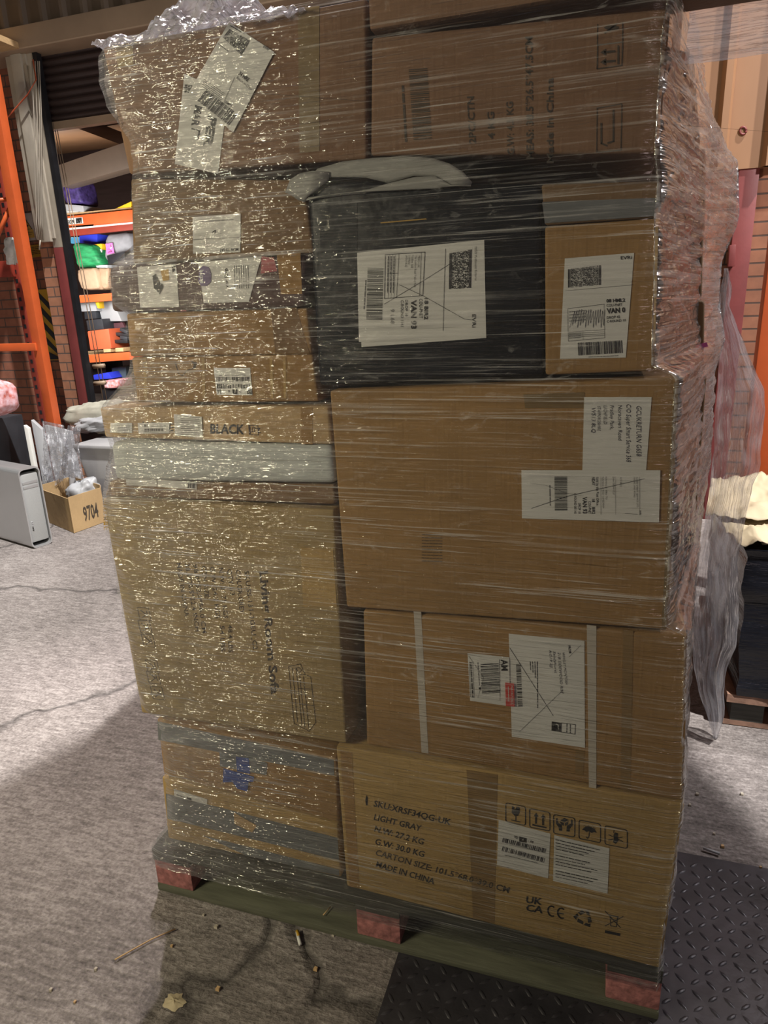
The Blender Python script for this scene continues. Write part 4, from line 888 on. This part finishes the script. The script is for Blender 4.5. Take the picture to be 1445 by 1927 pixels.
for n_, (za, zb_) in enumerate(((398, 386), (556, 547), (668, 660))):
    za = at(150, za, RY).z; mb = MB(); mb.box(at(60, 500, RY).x, at(330, 500, RY).x, RY + .05, RY + .9, za - .02, za); build('shelf_board', mb, M['wood_new'], sr)
G = 'goods on the store shelving'
k = K(100, 320, 8.0267)
bx = lambda n, p, mt, lab, cat, d=.35, Y=RY + .02, bev=.01: blockx(n, KK(k, *p), Y, d, mt, lab, cat, bev, G)
bg = lambda n, p, mt, lab, cat, d=.35, Y=RY + .02, r=.12, sq=3, sd=1: tag(bag(n, KK(k, *p), Y, d, mt, lab, cat, r, sq, sd), None, None, G)
bx('storage_tub', [(140, 510), (450, 535), (465, 640), (160, 600)], 'white_plastic', 'white tub under the violet sack on the top store shelf', 'tub', Y=RY + .05)
bx('paper_stack', [(180, 605), (380, 625), (400, 690), (190, 705)], 'paper', 'stack of white papers under the white tub', 'papers', Y=RY + .06)
bg('sack', [(70, 75), (330, 100), (425, 520), (150, 500)], 'violet', 'dark violet sack on top of the white tub', 'sack', Y=RY + .05, r=.06, sq=6)
bx('carton', [(915, 580), (1085, 500), (1180, 490), (1180, 625), (915, 625)][:4] and [(915, 590), (1180, 470), (1180, 625), (915, 630)], 'yellow', 'yellow carton on the top store shelf', 'carton', Y=RY + .06)
bx('folder', [(480, 640), (560, 615), (640, 640), (640, 670)], 'blue', 'small blue folder on the top store shelf', 'folder', .2, RY + .06, .003)
bx('envelope', [(690, 628), (835, 640), (800, 660), (700, 645)], 'paper_cream', 'cream envelope lying on the top store shelf', 'envelope', .2, RY + .05, .002)
bx('crate', [(390, 985), (670, 965), (665, 1130), (400, 1130)], 'blue', 'blue crate behind the green sack', 'crate', Y=RY + .3)
bx('crate', [(255, 1015), (395, 1010), (410, 1120), (265, 1110)], 'sky', 'light blue crate at the left end of the second store shelf', 'crate', Y=RY + .32)
bg('sack', [(260, 1095), (580, 1115), (720, 1440), (330, 1475)], 'green', 'green striped sack on the second store shelf', 'sack', r=.1, sq=5, sd=4)
bx('cushion', [(575, 1120), (735, 1105), (730, 1390), (640, 1300)], 'yellow', 'yellow and white striped pack between green sack and grey bag', 'pack', .3, RY + .15, .02)
bx('pack_band', [(612, 1205), (730, 1195), (728, 1285), (640, 1285)], 'paper', 'white band of the yellow striped pack', 'pack', .02, RY + .13, .004)
g_ = bg('bag', [(740, 950), (1180, 920), (1180, 1420), (730, 1420)], 'grey_fab', 'grey bag with pink and white patch on the second store shelf', 'bag', r=.06, sq=4, sd=9)
J = Ink(RY - .01, k); J.poly([(790, 1115), (895, 1098), (925, 1255), (810, 1275)], 7); J.stroke([(812, 1150), (878, 1135), (870, 1180), (822, 1190), (885, 1225), (832, 1240), (815, 1190)], 18, 6); put('patch', J, g_)
bx('case', [(805, 1290), (1080, 1225), (1080, 1400), (830, 1425)], 'black_metal', 'black case in front of the grey bag', 'case', .1, RY - .13)
bg('paper_bag', [(330, 1490), (640, 1470), (720, 1800), (400, 1820)], 'brown_bag', 'crumpled brown paper bag above the second orange beam', 'bag', r=.1, sq=6, sd=12)
bg('paper_bag', [(640, 1480), (820, 1470), (820, 1790), (720, 1800)], 'brown_bag', 'second brown bag beside the crumpled paper bag', 'bag', r=.1, sq=6, sd=15, Y=RY + .06)
bx('pack', [(640, 1435), (820, 1430), (820, 1478), (650, 1475)], 'white_plastic', 'flat white pack on top of the brown bags', 'pack', .3, RY + .08, .01)
k = K(130, 540, 8.0308)
bx('white_box', [(150, 200), (385, 195), (420, 365), (180, 375)], 'white_plastic', 'white box hanging below the second orange beam', 'box', Y=RY + .25)
bx('white_box', [(410, 190), (640, 180), (800, 520), (500, 520)], 'white_plastic', 'large white box behind the dark cases', 'box', Y=RY + .35)
bx('funnel', [(378, 198), (440, 195), (455, 330), (425, 320)], 'yellow', 'orange funnel tip between the two white boxes', 'funnel', .1, RY + .12, .01)
bx('case', [(225, 375), (400, 365), (415, 480), (235, 490)], 'dark_grey', 'small dark case under the left white box', 'case', Y=RY + .3)
bx('case', [(255, 505), (495, 480), (525, 640), (280, 660)], 'dark_grey', 'dark grey case standing on the orange bin', 'case', Y=RY + .2)
bx('storage_bin', [(275, 670), (595, 630), (640, 930), (320, 955)], 'orange_bin', 'orange bin on the third store shelf', 'bin')
bx('board', [(540, 560), (800, 530), (860, 640), (610, 780)], 'maroon', 'maroon board leaning behind the binders', 'board', .05, RY + .4)
for i in range(4):
    bx('binder', [(620 + (i % 2) * 150, 800 - i * 62), (880, 800 - i * 45), (880, 850 - i * 45), (610 + (i % 2) * 150, 850 - i * 62)], 'dark_grey' if i % 2 else 'black_metal', ['black binder with striped pages, lowest beside the orange bin', 'dark grey binder resting on the lowest binder', 'black binder third up beside the orange bin', 'topmost dark grey binder beside the orange bin'][i], 'binder', .25, RY + .1 + .02 * i, .006)
for i in range(2):
    bx('timber_block', [(515 + i * 180, 935 - i * 12), (625 + i * 190, 932 - i * 12), (630 + i * 190, 985 - i * 8), (520 + i * 180, 990 - i * 8)], 'wood_new', ['left timber block on the third store shelf', 'right timber block on the third store shelf'][i], 'timber', .2, RY + .03, .004)
bx('tote', [(360, 1330), (590, 1290), (650, 1385), (375, 1405)], 'blue', 'bright blue tote under the third orange beam', 'tote', Y=RY + .1)
bx('crate', [(640, 1220), (860, 1200), (860, 1400), (650, 1410)], 'tape_teal', 'dark green crate behind the blue tote', 'crate', Y=RY + .3)
bx('case', [(330, 1190), (540, 1130), (560, 1300), (360, 1320)], 'black_metal', 'black case above the blue tote', 'case', Y=RY + .35)
bg('bag', [(470, 1420), (720, 1400), (720, 1540), (500, 1545)], 'print_bag', 'pink and orange printed bag near the store floor', 'bag', r=.1, sq=5, sd=21)
bx('case', [(490, 1550), (720, 1545), (720, 1900), (520, 1900)], 'black_metal', 'black case under the printed bag', 'case', Y=RY + .1)

# clutter by the wall
def floorbox(name, px_tl, px_tr, Y, d, mat, lab, cat, bevel=.01):
    a, b_ = at(*px_tl, Y), at(*px_tr, Y); mb = MB(); lo_ = [Vector((a.x, Y, 0.002)), Vector((b_.x, Y, .002))]
    q = [a, b_, lo_[1], lo_[0]]; mb.hexa(q, [p + Vector((0, d, 0)) for p in q]); return tag(build(name, mb, M[mat], None, bevel=bevel), lab, cat)
c1 = at(42, 779, 2.95); c0 = Vector((c1.x, 2.45, c1.z)); mb = MB(); mb.box(c1.x - .5, c1.x, 2.45, 2.95, .002, c1.z); cab = tag(build('steel_cabinet', mb, M['dark_grey'], bevel=.01), 'dark grey steel cabinet behind the silver computer tower', 'cabinet')
bag('printed_bag', [(-70, 712), (-6, 724), (2, 782), (-60, 795)], 2.5, .2, 'print_bag', 'colourful printed bag standing on the dark steel cabinet', 'bag', .08, 4, 5)
# silver computer tower
tw = [gnd(62, 1034), gnd(100, 1022)]; H_ = at(72, 876, tw[1].y).z
pc = tag(empty('computer_tower', (tw[0].x - .24, (tw[0].y + tw[1].y) / 2, 0)), 'silver aluminium computer tower with open handle frames, at left', 'computer tower')
ax = (tw[1] - tw[0]).normalized(); dx_ = Vector((-ax.y, ax.x, 0)); wd = (tw[1] - tw[0]).length; L3 = .46
def lp(u, v, w): return tw[0] + ax * u + dx_ * w + Vector((0, 0, v))
r = .03; loop = []
for cu, cv, a0 in ((wd - r, H_ - r, 0), (r, H_ - r, 90), (r, r + .002, 180), (wd - r, r + .002, 270)):
    for t in range(6): a = math.radians(a0 + 18 * t); loop.append((cu + r * math.cos(a), cv + r * math.sin(a)))
inn = [(wd / 2 + (u - wd / 2) * .90, H_ / 2 + (v - H_ / 2) * .965) for u, v in loop]
mb = MB(); n_ = len(loop)
vs = [lp(u, v, 0) for u, v in loop] + [lp(u, v, L3) for u, v in loop] + [lp(u, v, 0) for u, v in inn] + [lp(u, v, L3) for u, v in inn]; fs = []
for i in range(n_):
    j = (i + 1) % n_; fs += [(i, j, n_ + j, n_ + i), (2 * n_ + j, 2 * n_ + i, 3 * n_ + i, 3 * n_ + j), (j, i, 2 * n_ + i, 2 * n_ + j), (n_ + i, n_ + j, 3 * n_ + j, 3 * n_ + i)]
mb.mesh(vs, fs, 0, False); build('shell', mb, M['alu'], pc)
mb = MB(); q = [lp(wd * .07, H_ * .93, .012), lp(wd * .93, H_ * .93, .012), lp(wd * .93, H_ * .07, .012), lp(wd * .07, H_ * .07, .012)]; mb.hexa(q, [p + dx_ * (L3 - .03) for p in q]); build('front_panel', mb, M['alu_mesh'], pc, bevel=.012)
for z in (.80, .745):
    mb = MB(); q = [lp(wd * .14, H_ * z + .018, .010), lp(wd * .86, H_ * z + .018, .010), lp(wd * .86, H_ * z, .010), lp(wd * .14, H_ * z, .010)]; mb.hexa(q, [p + dx_ * .003 for p in q]); build('drive_slot', mb, M['alu'], pc, bevel=.002)
for i in range(5):
    mb = MB(); c_ = lp(wd * .24, H_ * (.33 - i * .025), .0115); mb.tube([c_ - dx_ * .003, c_ + dx_ * .002], .0045, 8); build('port', mb, M['black_metal'] if i > 2 else M['white_plastic'], pc)
# open carton with white paper
p0, p1, p2 = gnd(140, 1004), gnd(200, 982), gnd(88, 982); hb = .255
e1 = p1 - p0; e2 = p2 - p0
oc = empty('open_carton', (p0 + p1 + p2) / 3); tag(oc, 'open brown carton printed 9704, with white paper inside, beside the computer tower', 'carton')
def wall3(a, b_, nm, mat, h, th=.006):
    d = (b_ - a); nn = Vector((-d.y, d.x, 0)).normalized() * th; mb = MB(); up_ = Vector((0, 0, h)); z0 = Vector((0, 0, .003))
    mb.hexa([a + up_, b_ + up_, b_ + z0, a + z0], [a + nn + up_, b_ + nn + up_, b_ + nn + z0, a + nn + z0]); return build(nm, mb, M[mat], oc)
w1 = wall3(p0, p1, 'side_wall', 'kraft_tan', hb); wall3(p2, p0, 'side_wall', 'kraft_tan', hb - .01); wall3(p1, p1 + e2, 'side_wall', 'kraft_tan', hb + .02); wall3(p1 + e2, p2, 'side_wall', 'kraft_tan', hb + .02)
mb = MB(); z0 = Vector((0, 0, .004)); mb.face([p0 + z0, p1 + z0, p1 + e2 + z0, p2 + z0]); build('base', mb, M['kraft_tan'], oc)
# lettering on its lit side
vs, fs = glyphs('9704', .02, 0); mb = MB(); nn = Vector((e1.y, -e1.x, 0)).normalized() * .002
mb.mesh([p0 + nn + e1 * (.78 - v * .20) + Vector((0, 0, .16 - u * .0)) + e1 * 0 + Vector((0, 0, -.0)) if False else p0 + nn + e1 * (.35 + .45 * u) + Vector((0, 0, .06 + .10 * v)) for u, v in vs], fs); build('printed_number', mb, M['ink_soft'], w1)
bag('crumpled_paper', [(118, 912), (156, 908), (164, 960), (122, 962)], (p0.y + p1.y) / 2 + .05, .2, 'white_plastic', 'crumpled white paper in the open carton', 'paper', .3, 3, 31)
# things heaped against the wall
fb = tag(empty('grey_bin', (at(170, 870, 2.95).x, 2.95, 0)), 'tapered pale grey plastic bin behind the open carton', 'bin')
a, b_ = at(139, 838, 2.9), at(222, 832, 2.9); zt = a.z
mb = MB(); q0 = [Vector((a.x, 2.9, zt)), Vector((b_.x, 2.9, zt)), Vector((b_.x - .05, 2.95, .003)), Vector((a.x + .09, 2.95, .003))]; q1 = [Vector((a.x, 3.25, zt)), Vector((b_.x, 3.25, zt)), Vector((b_.x - .05, 3.2, .003)), Vector((a.x + .09, 3.2, .003))]
mb.hexa(q0, q1); build('tub', mb, M['grey_plastic'], fb, bevel=.012)
mb = MB(); mb.box(a.x - .012, b_.x + .012, 2.885, 3.262, zt - .02, zt + .006); build('rim', mb, M['grey_plastic'], fb, bevel=.006)
floorbox('monitor', (150, 812), (215, 798), 3.27, .12, 'dark_grey', 'dark flat monitor standing behind the grey bin', 'monitor')
bag('cloth_bag', [(112, 766), (215, 752), (215, 830), (115, 800)], 3.20, .2, 'cloth', 'heap of off white cloth on the things by the doorway', 'cloth', .22, 3, 41)
bag('cloth_bag', [(130, 792), (205, 782), (205, 812), (128, 822)], 3.12, .2, 'white_plastic', 'white plastic bag under the off white cloth', 'bag', .3, 3, 43)
for i, (xa, ya, xb, yb, Y) in enumerate(((44, 800, 52, 806, 2.75), (58, 790, 78, 808, 2.85), (84, 800, 132, 812, 2.9))):
    a, b_ = at(xa, ya, Y), at(xb, yb, Y); mb = MB(); q = [a, b_, Vector((b_.x + .10, Y - .1, .003)), Vector((a.x + .10, Y - .1, .003))]; mb.hexa(q, [p + Vector((0, .03, 0)) for p in q])
    tag(build('white_board', mb, M['white_plastic'] if i else M['paper'], None, bevel=.004), ['narrow white board leaning beside the dark cabinet', 'white board leaning second from the dark cabinet', 'wide white board leaning under clear film'][i], 'board', 'white boards leaning by the wall')
def drape(name, pts_l, pts_r, Y, lab, amp=.04, seed=0):
    mb = MB(); uvs = []; n_ = len(pts_l) - 1
    def fn(u, v):
        f = v * n_; i = min(int(f), n_ - 1); t = f - i
        l_ = [pts_l[i][q_] * (1 - t) + pts_l[i + 1][q_] * t for q_ in (0, 1)]; r_ = [pts_r[i][q_] * (1 - t) + pts_r[i + 1][q_] * t for q_ in (0, 1)]
        p = at(l_[0] + (r_[0] - l_[0]) * u, l_[1] + (r_[1] - l_[1]) * u, Y + amp * noise.noise(Vector((u * 6 + seed, v * 4, 2))) + amp * .5 * noise.noise(Vector((u * 14, v * 12 + seed, 2)))); uvs.append((u * .4, v * .5)); return p
    mb.grid(24, 40, fn); return tag(build(name, mb, M['film_loose'], None, uvs=uvs), lab, 'plastic sheet')
drape('plastic_sheet', [(80, 792), (82, 830), (78, 880), (86, 925)], [(120, 800), (128, 840), (128, 880), (118, 905)], 2.72, 'clear plastic sheet over the leaning white boards')
drape('bubble_wrap', [(128, 800), (120, 840), (114, 880), (120, 898)], [(152, 806), (148, 840), (154, 880), (158, 902)], 2.70, 'crumpled bubble wrap hanging in front of the grey bin', .08, 5)

# right hand side: black wrapped load with papers, rack post
bp = tag(empty('black_load', (1.95, 1.5, 0)), 'load wrapped in black stretch film on its own pallet, at right edge', 'wrapped load')
bl, zt = 1.47, at(1400, 1035, 1.12).z
mb = MB()
def fn(u, v):
    z = .13 + (zt - .13) * v; pts_ = [(bl, 1.12), (2.5, 1.12), (2.5, 1.95), (bl, 1.95), (bl, 1.12)]; f = u * 4; i = min(int(f), 3); t = f - i
    x = pts_[i][0] * (1 - t) + pts_[i + 1][0] * t; y = pts_[i][1] * (1 - t) + pts_[i + 1][1] * t; w = .012 * noise.noise(Vector((x * 4 + y * 4, z * 22, 1))) - .02 * max(0, .1 - z + .13) * 5
    return (x + w + .03 * (1 - v) * (1 if x < 1.6 else 0), y + w, z)
mb.grid(80, 40, fn); mb.face([(bl, 1.12, zt), (2.5, 1.12, zt), (2.5, 1.95, zt), (bl, 1.95, zt)]); build('film_wrapped_body', mb, M['black_film'], bp)
for y in (1.14, 1.5, 1.85):
    mb = MB(); mb.box(bl, 2.5, y, y + .1, .003, .022); build('bottom_board', mb, M['edge_wood'], bp)
    for x in (bl + .02, 1.93, 2.38):
        mb = MB(); mb.box(x, x + .1, y, y + .1, .022, .10); build('block', mb, M['wood_dark'], bp)
mb = MB(); mb.box(bl, 2.5, 1.12, 1.95, .10, .13); build('top_deck', mb, M['edge_wood'], bp)
def paper(px, Y0, Y1, zt_, lab, seed):
    a = [gnd(*q, zt_) for q in px]; mb = MB()
    def fn(u, v):
        p = (a[0] * (1 - u) + a[1] * u) * (1 - v) + (a[3] * (1 - u) + a[2] * u) * v
        return p + Vector((0, 0, max(-.004, .022 * noise.noise(Vector((u * 4 + seed, v * 4, 1))) + .012 * ridg(Vector((u * 9, v * 7 + seed, 3))))))
    mb.grid(26, 26, fn); o = build('paper_sheet', mb, M['paper_cream']); o.modifiers.new('thick', 'SOLIDIFY').thickness = .002
    return tag(o, lab, 'paper')
paper([(1338, 905), (1480, 893), (1490, 985), (1326, 975)], 0, 0, zt + .035, 'upper crumpled cream paper sheet on the black wrapped load', 3)
paper([(1338, 960), (1490, 960), (1500, 1032), (1385, 1028)], 0, 0, zt + .012, 'lower crumpled cream paper sheet on the black wrapped load', 9)
mb = MB(); x = at(1437, 650, 2.3).x; mb.box(x - .02, x + .10, 2.3, 2.38, 0, at(1445, 470, 2.3).z + .35); o = build('rack_post', mb, M['rack'], bevel=.004); tag(o, 'orange rack post in front of the brick wall at right edge', 'post')
mb = MB(); a = [at(1373, 461, WY - .11), at(1385, 460, WY - .11), at(1383, 501, WY - .11), at(1370, 502, WY - .11)]; mb.hexa(a, [q + Vector((0, .058, 0)) for q in a]); tag(build('wall_box', mb, M['steel_red'], bevel=.004), 'small red box fixed to the red column at right', 'box')

# litter
def lit(name, pts, r, mat, lab, cat):
    mb = MB(); mb.tube(pts, r, 8); return tag(build(name, mb, M[mat]), lab, cat)
g = lambda x, y, z=.006: gnd(x, y, z)
lit('straw_stalk', [g(216, 1806), g(248, 1788), g(284, 1768), g(330, 1748)], .0016, 'wood_new', 'dry stalk lying on the concrete left of the pallet', 'stalk')
cg = lit('cigarette_end', [g(559, 1754), g(565, 1778)], .004, 'paper', 'cigarette end on the ground in front of the pallet', 'cigarette end')
mb = MB(); mb.tube([g(559, 1752), g(561.5, 1763)], .0043, 8); build('filter_tip', mb, M['sign_yellow'], cg)
mb = MB(); c_ = gnd(328, 1885, .001)
def fn(u, v):
    a = u * 2 * math.pi; r_ = v * .018 * (1 + .6 * noise.noise(Vector((math.cos(a) * 2, math.sin(a) * 2, 3)))); return (c_.x + r_ * math.cos(a) * 1.3, c_.y + r_ * math.sin(a), .0015 + .006 * (1 - v) * (1 + noise.noise(Vector((u * 20, v * 9, 1)))))
mb.grid(24, 6, fn); tag(build('crumb_of_foam', mb, M['yellow'] if False else M['paper_cream']), 'pale crumbled scrap on the concrete at bottom left', 'scrap')
lit('plastic_strip', [g(1323, 1596, .008), g(1354, 1606, .008)], .0035, 'white_plastic', 'short white plastic strip on the ground right of the stack', 'strip')
lit('wood_splinter', [g(608, 1722, .03), g(622, 1706, .03)], .0012, 'wood_new', 'thin splinter lying on the bottom board of the pallet', 'splinter')
r_ = random.Random(5)
for i in range(16):
    x, y = r_.choice([(r_.uniform(30, 640), r_.uniform(1720, 1910)), (r_.uniform(1290, 1440), r_.uniform(1480, 1700))]); p = gnd(x, y, .003); mb = MB(); s_ = r_.uniform(.002, .0045)
    mb.hexa([p + Vector((-s_, -s_, s_)), p + Vector((s_, -s_ * .6, s_)), p + Vector((s_ * 1.2, -s_, -.002)), p + Vector((-s_, -s_, -.002))], [p + Vector((-s_ * .7, s_, s_)), p + Vector((s_, s_, s_ * .7)), p + Vector((s_, s_, -.002)), p + Vector((-s_, s_ * 1.1, -.002))])
    tag(build('grit', mb, M['cream_paint'] if i % 3 else M['wood_new']), 'tiny pale crumb of grit on the ground near the pallet', 'grit', 'loose grit on the ground')
